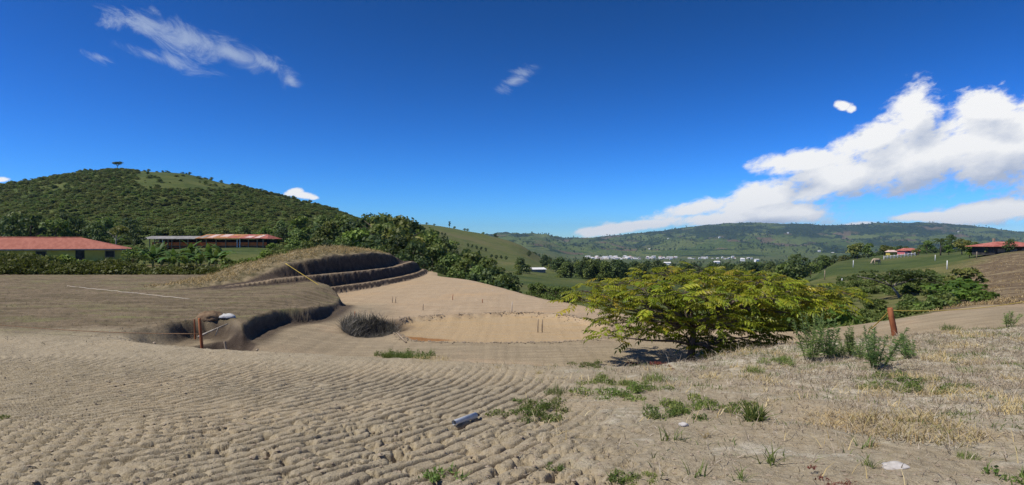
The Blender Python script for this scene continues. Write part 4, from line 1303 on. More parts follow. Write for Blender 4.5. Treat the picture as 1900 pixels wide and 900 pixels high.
# the town in the valley
TOWN_M = [simple_mat("town_wall_" + str(i), a, tuple(min(1, c * 1.15) for c in a), .2, .9, .1, 0) for i, a in enumerate([(.72, .70, .66), (.62, .60, .56), (.70, .62, .52), (.55, .53, .52)])]
TOWN_R = [simple_mat("town_roof_" + str(i), a, tuple(min(1, c * 1.2) for c in a), .2, .9, .1, 0) for i, a in enumerate([(.60, .58, .55), (.42, .25, .18), (.70, .68, .66), (.33, .30, .28)])]
rt = np.random.default_rng(31)
TOWNM = {}
for wi in range(4):
    for ri in range(4):
        ht = 5 + 3 * ((wi + ri) % 3)
        r_ = MB(); r_.add(np.concatenate([V for V in hip_roof(15, 10, ht, 2.6, .01, .01, .6).V]), *[np.concatenate(hip_roof(15, 10, ht, 2.6, .01, .01, .6).Q), np.concatenate(hip_roof(15, 10, ht, 2.6, .01, .01, .6).T)])
        w_ = MB(); w_.box((0, 0, ht / 2 - 3), (15, 10, ht + 6))
        TOWNM[(wi, ri)] = (w_.mesh('wall', TOWN_M[wi]), r_.mesh('roof', TOWN_R[ri]))
spots = [(rt.uniform(1088, 1170), rt.uniform(2350, 2720)) for _ in range(80)] + [(rt.uniform(1165, 1255), rt.uniform(2350, 2650)) for _ in range(44)] + \
        [(rt.uniform(1275, 1400), rt.uniform(2450, 2700)) for _ in range(24)]
TL = ['white', 'grey', 'cream', 'dull grey']; RL = ['pale grey', 'brick red', 'white', 'dark']
for px_, D in spots:
    k = (int(rt.choice([0, 0, 1, 2, 3])), int(rt.choice([0, 1, 2, 2, 3])))
    p = zt(px_, D)
    hse = thing('town_house', p, TL[k[0]] + ' town house with ' + RL[k[1]] + ' roof in the distant valley town', 'house', 'houses of the town in the valley', rt.uniform(-.5, .5))
    s_ = rt.uniform(.35, .75); hse.scale = (s_ * rt.uniform(.8, 1.5), s_, s_ * rt.uniform(.8, 1.2))
    link('wall', TOWNM[k][0], hse); link('roof', TOWNM[k][1], hse)
for px_, D in [(1404, 1900), (1378, 2100), (1205, 4300), (1335, 4600), (1462, 5200), (1520, 3500), (1545, 3450), (1585, 5100), (1778, 5600), (1240, 4900), (1140, 3900), (1330, 1500), (1238, 1300), (1420, 4200)]:
    p = zt(px_, D); s_ = .9
    hse = thing('farmhouse', p, 'tiny white farmhouse among the fields of the distant slopes', 'house', 'farmhouses scattered over the far slopes', rt.uniform(-.5, .5))
    hse.scale = (s_, s_, s_ * .8)
    link('wall', TOWNM[(0, 2)][0], hse); link('roof', TOWNM[(0, 2)][1], hse)

# ------------------------------------------------------------------ plants of the near slope on the left: tall grass, bananas, bushes
def blades(rng, pts, h, w, lean, segs=2, tints=None, curl=.5, jitter=.35):
    """bent tapering grass blades, one per point"""
    n = len(pts)
    th = rng.uniform(0, 2 * math.pi, n)
    H = h * rng.uniform(1 - jitter, 1 + jitter, n); ln = lean * rng.uniform(.2, 1.3, n)
    dirx, diry = np.cos(th), np.sin(th)
    sx, sy = -diry, dirx
    ft = rng.uniform(-1.2, 1.2, n)
    sx, sy = np.cos(th + math.pi / 2 + ft), np.sin(th + math.pi / 2 + ft)
    rows = []
    for k in range(segs + 1):
        f = k / segs
        off = ln * H * (f * (1 - curl) + curl * f * f)
        zz = H * (f - .35 * ln * f * f)
        c = np.stack([pts[:, 0] + dirx * off, pts[:, 1] + diry * off, pts[:, 2] + zz], 1)
        hw = w * (1 - f) ** .7 * .5
        if k < segs:
            s = np.stack([sx * hw, sy * hw, np.zeros(n)], 1)
            rows.append(c - s); rows.append(c + s)
        else:
            rows.append(c)
    m = len(rows)
    V = np.stack(rows, 1).reshape(-1, 3)
    base = np.arange(n)[:, None] * m
    Q = []
    for k in range(segs - 1):
        Q.append(base + np.array([2 * k, 2 * k + 1, 2 * k + 3, 2 * k + 2]))
    T = base + np.array([2 * (segs - 1), 2 * (segs - 1) + 1, 2 * segs])
    if tints is None:
        tints = rng.uniform(0, 1, n)
    return V, (np.concatenate(Q) if Q else np.zeros((0, 4), int)), T, np.repeat(tints, m)


def zs_many(x, y):
    z, mk = ground_rel(x, y, True)
    return z + EYE, mk


rb = np.random.default_rng(77)
# belt of tall rank growth behind the plateau
n = 30000
px = rb.uniform(-260, 436, n); D = 45.5 + 4.6 * rb.uniform(0, 1, n)
x = (px - 950) / F * D
z, _ = zs_many(x, D)
hh = 1.05 + .75 * (fbm(x / 2.4, D / 2.0, 3) + .1) + .55 * sstep(110, 20, px) - .45 * sstep(225, 300, px)
hh = np.maximum(hh, .25) * (.35 + .65 * sstep(45.3, 46.8, D)) * (.5 + .5 * sstep(432, 380, px))
f = rb.uniform(0, 1, n) ** .8
p_ = np.stack([x, D, z - .05 + hh * f], 1)
nr = rand_dirs(rb, n) * .8 + np.array([0, -.2, .5]); nr /= np.linalg.norm(nr, axis=1, keepdims=True)
V, Q = quads_at(p_, nr, rb.uniform(.10, .30, n), rb, 1.3)
mb = MB(); mb.add(V, Q, (), np.repeat(np.clip(rb.normal(.30, .18, n) + .25 * (fbm(x / 2, D / 2, 2)) + .25 * f, 0, 1), 4))
n = 9000
px = rb.uniform(-260, 436, n); D = 46.2 + 3.6 * rb.uniform(0, 1, n)
x = (px - 950) / F * D
z, _ = zs_many(x, D)
hh = 1.15 + .75 * (fbm(x / 2.4, D / 2.0, 3) + .1) + .55 * sstep(110, 20, px) - .45 * sstep(225, 300, px)
keep = fbm(x / 1.4 + 5, D / 1.4, 2) > -.2
V, Q, T, t_ = blades(rb, np.stack([x, D, z - .05], 1)[keep], 1.0, .05, .6, 3, np.clip(rb.normal(.55, .25, keep.sum()), 0, 1))
V = V.reshape(-1, 7, 3); b0 = V[:, :1, 2:3].copy(); V[:, :, 2:3] = b0 + (V[:, :, 2:3] - b0) * np.maximum(hh[keep], .25)[:, None, None]
mb.add(V.reshape(-1, 3), Q, T, t_)
tag(mb.build('tall_grass', M_TALLGRASS), kind='stuff')

for px_, D, h, k, lab in [(20, 50, 1.5, 'shrub', 'leafy bush in the tall grass below the salmon roof'), (62, 51, 1.7, 'oliveshrub', 'yellow green bush in the tall grass below the salmon roof'),
                          (98, 51, 1.5, 'oliveshrub', 'second yellow green bush below the salmon roof'), (130, 52, 1.6, 'brightshrub', 'bright leafy bush before the ochre wall'),
                          (168, 50, 1.2, 'shrub', 'dark bush before the ochre wall end'), (204, 50, 1.2, 'oliveshrub', 'olive bush below the right end of the salmon roof'),
                          (246, 60, 1.9, 'shrub', 'dark bush between the salmon roof and the banana plants'), (262, 50, .9, 'oliveshrub', 'low olive bush left of the banana plants'),
                          (322, 48, .9, 'shrub', 'low dark bush below the banana plants'), (352, 47, 1.0, 'oliveshrub', 'yellow green rounded bush at the foot of the banana plants'),
                          (380, 48, .8, 'oliveshrub', 'small olive bush right of the yellow green rounded bush'), (420, 54, 1.3, 'shrub', 'green bush on the slope right of the banana plants'),
                          (447, 56, 1.2, 'shrub', 'green bush on the slope left of the mound'), (470, 60, 1.2, 'brightshrub', 'bright bush on the slope left of the mound'),
                          (432, 47, .8, 'shrub', 'dark bush at the left foot of the mound'), (505, 90, 2.4, 'bright', 'bright tree right of the red roofed house end'),
                          (498, 74, 1.7, 'brightshrub', 'bright shrub above the left shoulder of the mound')]:
    p = zt(px_, D); p.z -= .1
    nat = {'shrub': 1.95, 'oliveshrub': 1.6, 'brightshrub': 1.6, 'bright': 5.2}[k]
    plant_tree((k, 0), p, h / nat, lab, 'bushes along the back of the plateau', 'bush', 'bush')

# bushes and trees on the crown of the mound's far side
for px_, D, h, k, lab in [(560, 66, 1.7, 'shrub', 'dark bush behind the left part of the dry mound'), (590, 68, 1.8, 'shrub', 'dark bush behind the top of the dry mound'),
                          (622, 68, 1.9, 'shrub', 'dark bush right behind the crest of the dry mound'), (655, 70, 1.7, 'oliveshrub', 'olive bush behind the right part of the mound'),
                          (690, 72, 1.8, 'brightshrub', 'bright bush behind the right shoulder of the mound'), (535, 68, 1.5, 'brightshrub', 'bright bush behind the left shoulder of the mound')]:
    p = zt(px_, D); nat = {'shrub': 1.95, 'oliveshrub': 1.6, 'brightshrub': 1.6}[k]
    plant_tree((k, 0), p, h / nat, lab, 'bushes behind the mound', 'bush', 'bush')


def banana_leaf_mesh(seed):
    rr = np.random.default_rng(seed)
    mb = MB(); L = 2.2; segs = 6
    prev = None
    for k in range(segs + 1):
        f = k / segs
        y_ = L * (f * .82); z_ = L * (.62 * f - .78 * f * f)
        hw = .27 * math.sin(math.pi * min(1, .12 + .88 * f)) ** .7 if k < segs else .02
        row = [(-hw + rr.uniform(-.03, .03), y_, z_ - .10 * hw), (0, y_, z_ + .05), (hw + rr.uniform(-.03, .03), y_, z_ - .10 * hw)]
        if prev is not None:
            mb.add(prev + row, [(0, 1, 4, 3), (1, 2, 5, 4)], (), .35 + .4 * rr.uniform())
        prev = row
    return mb.mesh('leaf', M_BANANA, True)


BLEAF = [banana_leaf_mesh(i) for i in range(4)]
_st = MB(); _st.tube([(0, 0, -.1), (.03, 0, .4), (.0, .03, .75)], [.13, .11, .07], 7)
BSTEM = _st.mesh('stem', M_STEM, True)
BL = ['at the left end of the row', 'second from the left end', 'third from the left end', 'leaning over the dark bush', 'left of the tallest one', 'tallest in the middle of the row', 'right of the tallest one',
      'among the lower ones in front', 'front one by the yellow green bush', 'behind the yellow green bush', 'near the right end of the row', 'second last at the right', 'last at the right end of the row']
for i, (px_, D, s_) in enumerate([(268, 66, .95), (284, 64, 1.0), (300, 67, 1.05), (314, 62, .9), (332, 66, 1.1), (352, 68, 1.25), (366, 64, 1.05), (322, 58, .8), (345, 58, .85), (372, 60, .85), (388, 66, 1.0), (400, 64, .95), (413, 67, 1.1)]):
    p = zt(px_, D); p.z -= .05
    e = thing('banana_plant', p, 'green banana plant with arching leaves ' + BL[i], 'banana plant', 'banana plants below the red house', rb.uniform(0, 6))
    s_ *= 1.05; e.scale = (s_, s_, s_ * 1.05)
    link('stem', BSTEM, e)
    nl = 8
    for j in range(nl):
        l = link('leaf', BLEAF[j % 4], e, (0, 0, .7 - .05 * (j % 3)))
        l.rotation_euler = (rb.uniform(-.05, .85) + (.6 if j < 3 else 0), 0, 2 * math.pi * j / nl * 1.9 + rb.uniform(-.3, .3))
        f = rb.uniform(.7, 1.1); l.scale = (f, f, f)

# ------------------------------------------------------------------ bushes and climbers beyond the right hand track
for px_, D, h, w_, k, lab in [(1300, 27, 1.7, 1.0, 'shrub', 'dark bush behind the left side of the leafy tree trunk'), (1345, 26, 1.9, 1.1, 'shrub', 'dark bush behind the leafy tree trunk'),
                              (1390, 24.5, 1.8, 1.1, 'shrub', 'big dark bush behind the right side of the leafy tree'), (1430, 24, 1.5, 1.1, 'shrub', 'dark vine covered bush right of the leafy tree'),
                              (1470, 23, 1.25, 1.0, 'brightshrub', 'bright leafy bush on the far edge of the dirt track'), (1510, 22.6, 1.2, 1.0, 'brightshrub', 'bright leafy bush behind the tall blue green weeds'),
                              (1548, 22.3, 1.0, .9, 'brightshrub', 'last bright bush along the far edge of the dirt track'), (1600, 27, .9, 1.0, 'oliveshrub', 'low olive bush left behind the leaning orange post'),
                              (1640, 26, .8, 1.0, 'oliveshrub', 'low olive bush right behind the leaning orange post'), (1700, 27, .65, 1.4, 'brightshrub', 'bright creeper clump nearest the dirt track'),
                              (1735, 30, .75, 1.5, 'brightshrub', 'bright creeper clump left in the green hollow'), (1765, 33, .95, 1.7, 'brightshrub', 'bright creeper mound in the middle of the green hollow'),
                              (1795, 30, .75, 1.6, 'brightshrub', 'bright creeper clump at the foot of the brown slope'), (1770, 42, 1.2, 2.0, 'brightshrub', 'highest creeper mound below the brown slope'),
                              (1820, 27, .7, 1.0, 'brightshrub', 'rightmost creeper clump by the dirt track'), (1790, 50, 1.5, 1.2, 'oliveshrub', 'yellow olive bush on the edge of the brown slope'),
                              (1690, 40, .9, 1.1, 'shrub', 'dark shrub right of the leaning umbrella tree trunk'), (1610, 46, .8, 1.0, 'shrub', 'low dark shrub under the umbrella tree'),
                              (1585, 60, .9, 1.0, 'shrub', 'dark shrub left of the umbrella tree'), (1215, 44, 1.2, 1.2, 'shrub', 'green bush on the slope behind the left branches of the leafy tree'),
                              (1150, 50, 1.2, 1.2, 'oliveshrub', 'olive bush on the slope left behind the leafy tree'), (1260, 34, 1.4, 1.2, 'shrub', 'bush below the road edge behind the leafy tree')]:
    x_ = (px_ - 950) / F * D
    p = Vector((x_, D, gz(x_, D) - .1)); nat = {'shrub': 1.95, 'oliveshrub': 1.6, 'brightshrub': 1.6}[k]
    e = plant_tree((k, 0), p, h / nat, lab, 'bushes beyond the dirt track', 'bush', 'bush')
    e.scale = (h / nat * w_, h / nat * w_, h / nat)

# umbrella tree with a leaning trunk
UD = 52.0
ux = (1672 - 950) / F * UD
ub = Vector((ux, UD, gz(ux, UD) - .1))
ue = thing('umbrella_tree', ub, 'dark flat crowned umbrella tree with a leaning pale trunk in the gully', 'tree')
uc = MB()
rngu = np.random.default_rng(9)
for i in range(26):
    px_ = rngu.uniform(1572, 1742); py_ = 507 + ((px_ - 1655) / 85) ** 2 * 9 + rngu.uniform(-5, 13)
    c = P(px_, py_, UD + rngu.uniform(-2.4, 2.4)) - np.array(ub)
    k = 85
    p_ = rand_dirs(rngu, k) * np.array([1.0, .8, .20]) * rngu.uniform(.3, 1, (k, 1)) ** .5 * .95 + c
    nr = rand_dirs(rngu, k) * .5 + np.array([0, 0, 1]); nr /= np.linalg.norm(nr, axis=1, keepdims=True)
    V, Q = quads_at(p_, nr, .26 * rngu.uniform(.6, 1.4, k), rngu)
    uc.add(V, Q, (), np.repeat(np.clip(rngu.normal(.4, .25, k), 0, 1), 4))
uc.build('crown', M_DARKLEAF, ue)
ut = MB()
fk = P(1655, 532, UD) - np.array(ub)
ut.tube([(0, 0, -.2), tuple(fk * .5 + np.array([.05, 0, 0])), tuple(fk)], [.13, .10, .08], 7)
for px_, py_, dd in ((1590, 512, -1), (1620, 508, 1.2), (1650, 506, -.8), (1690, 508, .8), (1725, 514, 0), (1605, 516, 1), (1705, 516, -1.2)):
    e_ = P(px_, py_, UD + dd) - np.array(ub)
    ut.tube([tuple(fk), tuple(fk * .45 + e_ * .55 + np.array([0, 0, .12])), tuple(e_)], [.06, .045, .02], 5)
ut.build('trunk', M_PALEBARK, ue, True)

# palm near the right hand house
pp = zt(1745, 165)
pe = thing('palm_tree', pp, 'dark palm with drooping fronds left of the red roofed house', 'palm')
m_ = MB(); m_.tube([(0, 0, -.2), (.1, 0, 2.0), (.05, 0, 4.0)], [.2, .16, .13], 7); m_.build('trunk', M_BARK, pe, True)
fr = MB()
for k in range(13):
    f = k / 12
    c_ = (0, 2.3 * f, 1.0 * f - 1.7 * f * f)
    if k:
        for s_ in (-1, 1):
            fr.add([c_, (0, c_[1] + .2, c_[2]), (s_ * .62 * (1 - .5 * f), c_[1] + .35, c_[2] - .32)], [], [(0, 1, 2)], .3 + .4 * (k % 2))
fr.tube([(0, 2.3 * f, 1.0 * f - 1.7 * f * f) for f in (0, .33, .66, 1)], [.04, .03, .02, .01], 4, .6)
FRM = fr.mesh('frond', M_DARKLEAF)
for j in range(14):
    l = link('frond', FRM, pe, (.05, 0, 4.0)); l.rotation_euler = (random.uniform(-.35, .55), 0, j * .449 * 2); l.scale = (1, 1, 1)

# ------------------------------------------------------------------ grazing animal
M_HIDE = simple_mat("pale_hide", (.30, .22, .14), (.50, .40, .28), 3, .8, .2, .1)
aD = 146.0
ap = zt(1626, aD)
am = MB()
am.tube([(-1.05, 0, 1.12), (-.9, 0, 1.14), (-.4, 0, 1.08), (.2, 0, 1.08), (.7, 0, 1.15), (.95, 0, 1.15)], [.16, .33, .40, .41, .36, .2], 10)
am.tube([(.82, 0, 1.2), (1.15, 0, .95), (1.42, 0, .55)], [.24, .18, .13], 8)
am.tube([(1.36, 0, .66), (1.52, 0, .38), (1.60, 0, .22)], [.13, .12, .08], 8)
for lx, ly in ((-.82, .2), (-.78, -.2), (.68, .19), (.74, -.19)):
    bk = -.12 if lx < 0 else .03
    am.tube([(lx, ly, 1.0), (lx + bk * -.6, ly, .62), (lx + bk, ly, .38), (lx + bk * .3, ly, .03)], [.16, .10, .07, .065], 6)
am.tube([(-1.05, 0, 1.2), (-1.22, 0, .9), (-1.24, 0, .5)], [.05, .035, .05], 5)
for s_ in (-1, 1):
    am.tube([(1.36, .10 * s_, .72), (1.30, .24 * s_, .78)], [.05, .02], 5)
ao = am.build('grazing_cow', M_HIDE, None, True, ap); ao.rotation_euler = (0, 0, math.pi + .25)
tag(ao, 'pale tan cow grazing with lowered head on the green ridge field', 'cow')

# field posts on the right
for px_, py_, h, m__, lab in [(1562, 524, .75, M_WHITE, 'short white post in the gully left of the umbrella tree'), (1530, 519, 1.5, M_WOODPOST, 'tall brown post on the slope left of the umbrella tree'),
                              (1583, 496, 1.5, M_WHITE, 'pale post on the ridge left of the cow'), (1735, 484, 1.3, M_WHITE, 'white post on the pasture right of the white fence'),
                              (1757, 500, 1.3, M_WHITE, 'white post at the top of the brown slope'), (1812, 480, 1.2, M_WOODPOST, 'thin grey post on the brown slope crest'), (1843, 473, 1.2, M_WOODPOST, 'thin grey post below the maroon roof')]:
    p = ray_ground(px_, py_, 26)
    mb = MB(); mb.tube([(0, 0, -.3), (.03, 0, h * .5), (.05, 0, h)], [.075, .07, .06], 6)
    tag(mb.build('fence_post', m__, None, True, p), lab, 'post', 'field posts on the right')

# ------------------------------------------------------------------ the leafy tree at the edge of the platform
TD = 16.6
tbx = (1280 - 950) / F * TD
tb = Vector((tbx, TD, gz(tbx, TD) - .06))
te = thing('leafy_tree', tb, 'low wide spreading tree with yellow green compound leaves at the platform edge', 'tree')


def tw(px, py, dd=0.0):
    return P(px, py, TD + dd) - np.array(tb)


rt2 = np.random.default_rng(44)
tk = MB()
F0 = tw(1284, 640); F1 = tw(1288, 610, .1); F2 = tw(1322, 590, .2)
tk.tube([(0, 0, -.15), (0.02, 0, .1), F0, F1], [.16, .12, .095, .08], 8)
tk.tube([F1, tw(1300, 598, .1), F2, tw(1345, 572, .4)], [.075, .065, .055, .04], 7)
CL = [  # px, py, depth offset, spread in m, leaves
    (1215, 508, .3, .5), (1258, 503, .8, .5), (1305, 502, 1.2, .45), (1355, 505, 1.6, .3), (1400, 513, .6, .5), (1445, 518, .2, .5), (1415, 524, -.8, .5),
    (1068, 540, -.3, .35), (1085, 528, .4, .35), (1130, 528, .2, .5), (1175, 522, .8, .5), (1180, 536, -.9, .5), (1232, 526, -.5, .55), (1290, 522, -.6, .5), (1345, 534, 1.5, .5), (1395, 536, -.2, .5),
    (1452, 533, -.7, .5), (1500, 536, .3, .5), (1545, 540, .2, .45), (1575, 545, -.3, .35), (1060, 556, -.8, .3), (1105, 552, -.4, .45), (1150, 553, .5, .5), (1205, 548, -1.2, .5),
    (1262, 545, -1.5, .5), (1318, 552, -1.6, .5), (1372, 550, -1.3, .5), (1430, 552, -1.5, .5), (1480, 556, -.8, .5), (1525, 560, -.5, .45), (1560, 566, -.2, .35),
    (1150, 572, 1.0, .35), (1195, 574, -1.0, .45), (1245, 572, .9, .4), (1300, 575, 1.4, .45), (1362, 575, .9, .5), (1412, 578, .3, .5), (1460, 580, .1, .45), (1500, 584, .5, .4),
    (1128, 600, -1.0, .35), (1160, 592, -.6, .4), (1200, 596, -.8, .4), (1235, 588, .2, .35), (1112, 622, -1.3, .22),
    (1312, 602, .6, .4), (1352, 606, .7, .45), (1395, 606, .5, .45), (1335, 628, .4, .4), (1372, 634, .3, .4), (1408, 634, .2, .35), (1300, 634, .5, .3), (1362, 655, -.4, .3), (1398, 656, -.5, .3), (1420, 648, .1, .25),
    (1180, 612, -.2, .35), (1215, 618, .4, .35), (1250, 606, -.5, .4), (1262, 625, .3, .3), (1285, 596, .8, .4), (1330, 590, -1.2, .45), (1385, 592, -.9, .45), (1440, 600, .4, .4), (1475, 600, .6, .35),
    (1318, 648, -.3, .3), (1345, 642, .6, .35), (1385, 646, .2, .35), (1425, 622, .4, .35), (1440, 640, .3, .25), (1240, 585, 1.2, .4), (1280, 560, .4, .5), (1340, 565, .0, .5), (1220, 560, .6, .5), (1400, 565, 1.0, .5),
    (1130, 540, 1.3, .4), (1240, 540, 1.6, .5), (1420, 540, 1.6, .5), (1490, 546, 1.4, .45), (1320, 514, .2, .45), (1370, 522, .4, .45)]
JOIN = [F1 * 1.0, F2 * 1.0, tw(1345, 572, .4), F0]
leaf_tf = []
for (px_, py_, dd, sp_) in CL:
    px_ = 1312 + (px_ - 1312) * .94
    c = tw(px_, py_, dd)
    src = F1 if px_ < 1290 else (F2 if py_ < 590 else F1)
    if py_ > 620: src = F0
    d_ = c - src
    mid = src + d_ * .5 + np.array([0, 0, (.12 if py_ < 590 else .02)]) + rt2.normal(0, .08, 3)
    r0 = .030 + .010 * np.linalg.norm(d_) / 3
    tk.tube([src, src + d_ * .22 + np.array([0, 0, .05]), mid, c], [r0, r0 * .85, r0 * .6, .010], 5)
    nlf = int(19 * (sp_ / .45) ** 1.4) + 3
    for j in range(nlf):
        th = rt2.uniform(0, 2 * math.pi); rr = sp_ * math.sqrt(rt2.uniform(.02, 1)) * 1.05
        o_ = c + np.array([math.cos(th) * rr * 1.25, math.sin(th) * rr, rt2.normal(0, .085) - .05 * (rr / sp_) ** 2])
        leaf_tf.append((o_, th + rt2.normal(0, .5), rt2.normal(.02, .24), rt2.normal(0, .22), rt2.uniform(.65, 1.05), py_))
        if j % 2 == 0:
            tk.tube([c, (c + o_) / 2 + np.array([0, 0, .03]), o_], [.008, .006, .004], 3)
tk.build('trunk', M_BARK, te, True)


def compound_leaf(seed, base_tint):
    rr = np.random.default_rng(seed)
    mb = MB()
    L = .46; n_ = 6
    P_ = lambda f: np.array([0, L * f, .06 * f - .12 * f * f])
    mb.tube([P_(0), P_(.5), P_(1)], [.006, .005, .003], 3, base_tint)
    for k in range(n_):
        f = .18 + .82 * k / (n_ - 1)
        for s_ in ((-1, 1) if k < n_ - 1 else (0,)):
            b_ = P_(f)
            ll = (.155 if 0 < k < n_ - 1 else .12) * rr.uniform(.85, 1.15); wd = ll * .40
            if s_ == 0:
                d_ = np.array([0, 1.0, -.55])
            else:
                d_ = np.array([s_ * .86, .5, -.20 + rr.normal(0, .12)])
            d_ /= np.linalg.norm(d_)
            sd_ = np.cross(d_, [0, 0, 1.0]); sd_ /= np.linalg.norm(sd_); up_ = np.cross(sd_, d_)
            m1 = b_ + d_ * ll * .30; m2 = b_ + d_ * ll * .68
            V = [b_, m1 + sd_ * wd * .5 + up_ * .012, m2 + sd_ * wd * .42 + up_ * .006 - np.array([0, 0, .012]), b_ + d_ * ll - np.array([0, 0, .035]), m2 - sd_ * wd * .42 + up_ * .006 - np.array([0, 0, .012]), m1 - sd_ * wd * .5 + up_ * .012, m1 - up_ * .004, m2 - np.array([0, 0, .012])]
            mb.add(V, [(6, 1, 2, 7), (5, 6, 7, 4)], [(0, 1, 6), (0, 6, 5), (7, 2, 3), (4, 7, 3)], np.clip(base_tint + rr.normal(0, .12), 0, 1))
    return mb


LEAVES = [compound_leaf(i, t_) for i, t_ in enumerate((.10, .25, .35, .45, .55, .70, .92, .30))]
LEAFM = [m_.mesh('leaf', M_NUTLEAF) for m_ in LEAVES]
LEAFV = [(np.concatenate(m_.V), np.concatenate(m_.Q), np.concatenate(m_.T), np.concatenate(m_.t)) for m_ in LEAVES]
order = sorted(range(len(leaf_tf)), key=lambda i: leaf_tf[i][0][1])         # nearest to the camera first
rest = MB()
for rank, i in enumerate(order):
    o_, th, pit, rol, s_, py_ = leaf_tf[i]
    k = int(rt2.choice(8, p=[.10, .14, .16, .16, .14, .12, .08, .10]))
    M = Matrix.Translation(Vector(o_)) @ Matrix.Rotation(th - math.pi / 2, 4, 'Z') @ Matrix.Rotation(pit, 4, 'X') @ Matrix.Rotation(rol, 4, 'Y') @ Matrix.Scale(s_, 4)
    if rank < 300:
        l = link('leaf', LEAFM[k], te); l.matrix_local = M
    else:
        V, Q, T, t_ = LEAFV[k]
        A = np.array(M)
        rest.add(V @ A[:3, :3].T + A[:3, 3], Q, T, t_)
tag(rest.build('foliage', M_NUTLEAF, te), kind='stuff')

# ------------------------------------------------------------------ posts, ropes and stakes of the building site
def post(px, py_base, h, r, mat, label, lean=(0, 0), name='fence_post', cat='post', group=None, d0=3.5, D=None):
    p = ray_ground(px, py_base, d0) if D is None else gpx(px, D)
    mb = MB()
    top = Vector((lean[0], lean[1], h))
    mb.tube([Vector((0, 0, -.25)), top * .0, top * .33 + Vector((r * .15, 0, 0)), top * .7, top * .985, top], [r * 1.05, r * 1.05, r * .98, r * .95, r * .93, r * .78], 9)
    o = mb.build(name, mat, None, True, p)
    tag(o, label, cat, group)
    return o, p, p + top


_, lp, lt = post(376, 641, .98, .037, M_REDPOST, 'upright orange brown fence post before the dark hole at left', (-.08, 0), D=14.9)
_, lp2, lt2 = post(362, 606, .62, .026, M_REDPOST, 'short orange post behind the upright orange brown one', (-.02, 0), D=18.9)
_, sp1, st1 = post(425, 642, .62, .026, M_WOODPOST, 'pale wooden stake leaning at the edge of the dark hole', (-.11, 0), D=14.75, cat='stake')
_, rp, rtp = post(1661, 622, .76, .068, M_REDPOST, 'thick rusty orange post leaning left beside the dirt track', (-.13, 0), D=14.7)


def rope(name, a, b, sag, r, mat, label, cat='rope', n=10, lay=False):
    pts = []
    for i in range(n + 1):
        f = i / n
        q = Vector(a) * (1 - f) + Vector(b) * f
        if lay:
            q.z = gz(q.x, q.y) + r
        else:
            q.z -= sag * 4 * f * (1 - f)
        pts.append(q - Vector(a))
    mb = MB(); mb.tube(pts, r, 5)
    o = mb.build(name, mat, None, True, a)
    return tag(o, label, cat)


rope('wire', lt - Vector((0, 0, .38)), gpx(-120, 17.5) + Vector((0, 0, .32)), .12, .010, M_WIRE, 'thin rusty wire from the left orange post to the left edge', 'wire', 16)
rope('rope', rtp - Vector((0, 0, .06)), gpx(1612, 19.2) + Vector((0, 0, .05)), .03, .016, M_ROPE, 'yellow guy rope running down left from the leaning orange post', 'rope')
rope('wire', rtp - Vector((0, 0, .06)), gpx(1960, 17.5) + Vector((0, 0, .75)), .16, .009, M_ROPE, 'thin yellow line from the leaning orange post to the right edge', 'rope', 14)
c0 = P(532, 490, 38.0); c1 = P(612, 543, 36.5)
ca = Vector((c0[0], 38.0, gz(c0[0], 38.0) + .06)); cb_ = Vector((c1[0], 37.6, gz(c1[0], 37.6) + .05))
rope('rope', Vector(P(530, 489, 34.6)), Vector(P(613, 543, 34.0)), .0, .022, M_ROPE, 'yellow rope slanting down across the left end of the terraced cut', 'rope', 12)
rope('cord', gpx(125, 33), gpx(352, 26), 0, .014, M_CORD, 'pale cord lying across the dry grass plateau', 'cord', 24, True)
# the broken branch at the hole
mb = MB()
mb.tube([(0, 0, 0), (.35, 0, .16), (.75, .05, .34)], [.03, .026, .018], 6); mb.tube([(.52, 0, .24), (.44, .02, .02)], [.02, .015], 5)
bo = mb.build('dead_branch', M_PALEBARK, None, True, Vector(P(368, 618, 15.9)) - Vector((0, 0, .1)))
tag(bo, 'bare forked branch jutting over the dark hole by the left post', 'branch')
M_STONE0 = simple_mat('dull_white_sack', (.40, .39, .37), (.56, .55, .52), 6, .8, .2, .3)
# white bag on the plateau edge
bm_ = bmesh.new(); bmesh.ops.create_icosphere(bm_, subdivisions=3, radius=1)
for v in bm_.verts:
    q = v.co.copy(); nn = float(fbm(np.array([q.x * 1.6 + q.z]), np.array([q.y * 1.6 - q.z]), 3)[0])
    v.co = Vector((q.x * .26, q.y * .15, max(q.z, -.3) * .11)) * (1 + .35 * nn)
me = bpy.data.meshes.new('white_sack'); bm_.to_mesh(me); bm_.free(); me.materials.append(M_STONE0)
me.polygons.foreach_set('use_smooth', [True] * len(me.polygons))
pb = gpx(421, 19.9)
tag(link('white_sack', me, None, pb + Vector((0, 0, .05))), 'crumpled white sack lying on the plateau edge above the hole', 'sack')

# heap of dug brown earth by the hole
def lump(name, loc, sx, sy, sz, mat, seed, label, cat, group=None, amp=.3, sub=4, fr=1.5):
    b_ = bmesh.new(); bmesh.ops.create_icosphere(b_, subdivisions=sub, radius=1)
    co = np.array([v.co[:] for v in b_.verts])
    nn = fbm(co[:, 0] * fr + co[:, 2] * fr + seed, co[:, 1] * fr - co[:, 2] * fr * .7, 4)
    co = co * (1 + amp * nn)[:, None] * np.array([sx, sy, sz])
    for v, c in zip(b_.verts, co): v.co = c
    me = bpy.data.meshes.new(name); b_.to_mesh(me); b_.free(); me.materials.append(mat)
    me.polygons.foreach_set('use_smooth', [True] * len(me.polygons))
    return tag(link(name, me, None, loc), label, cat, group)


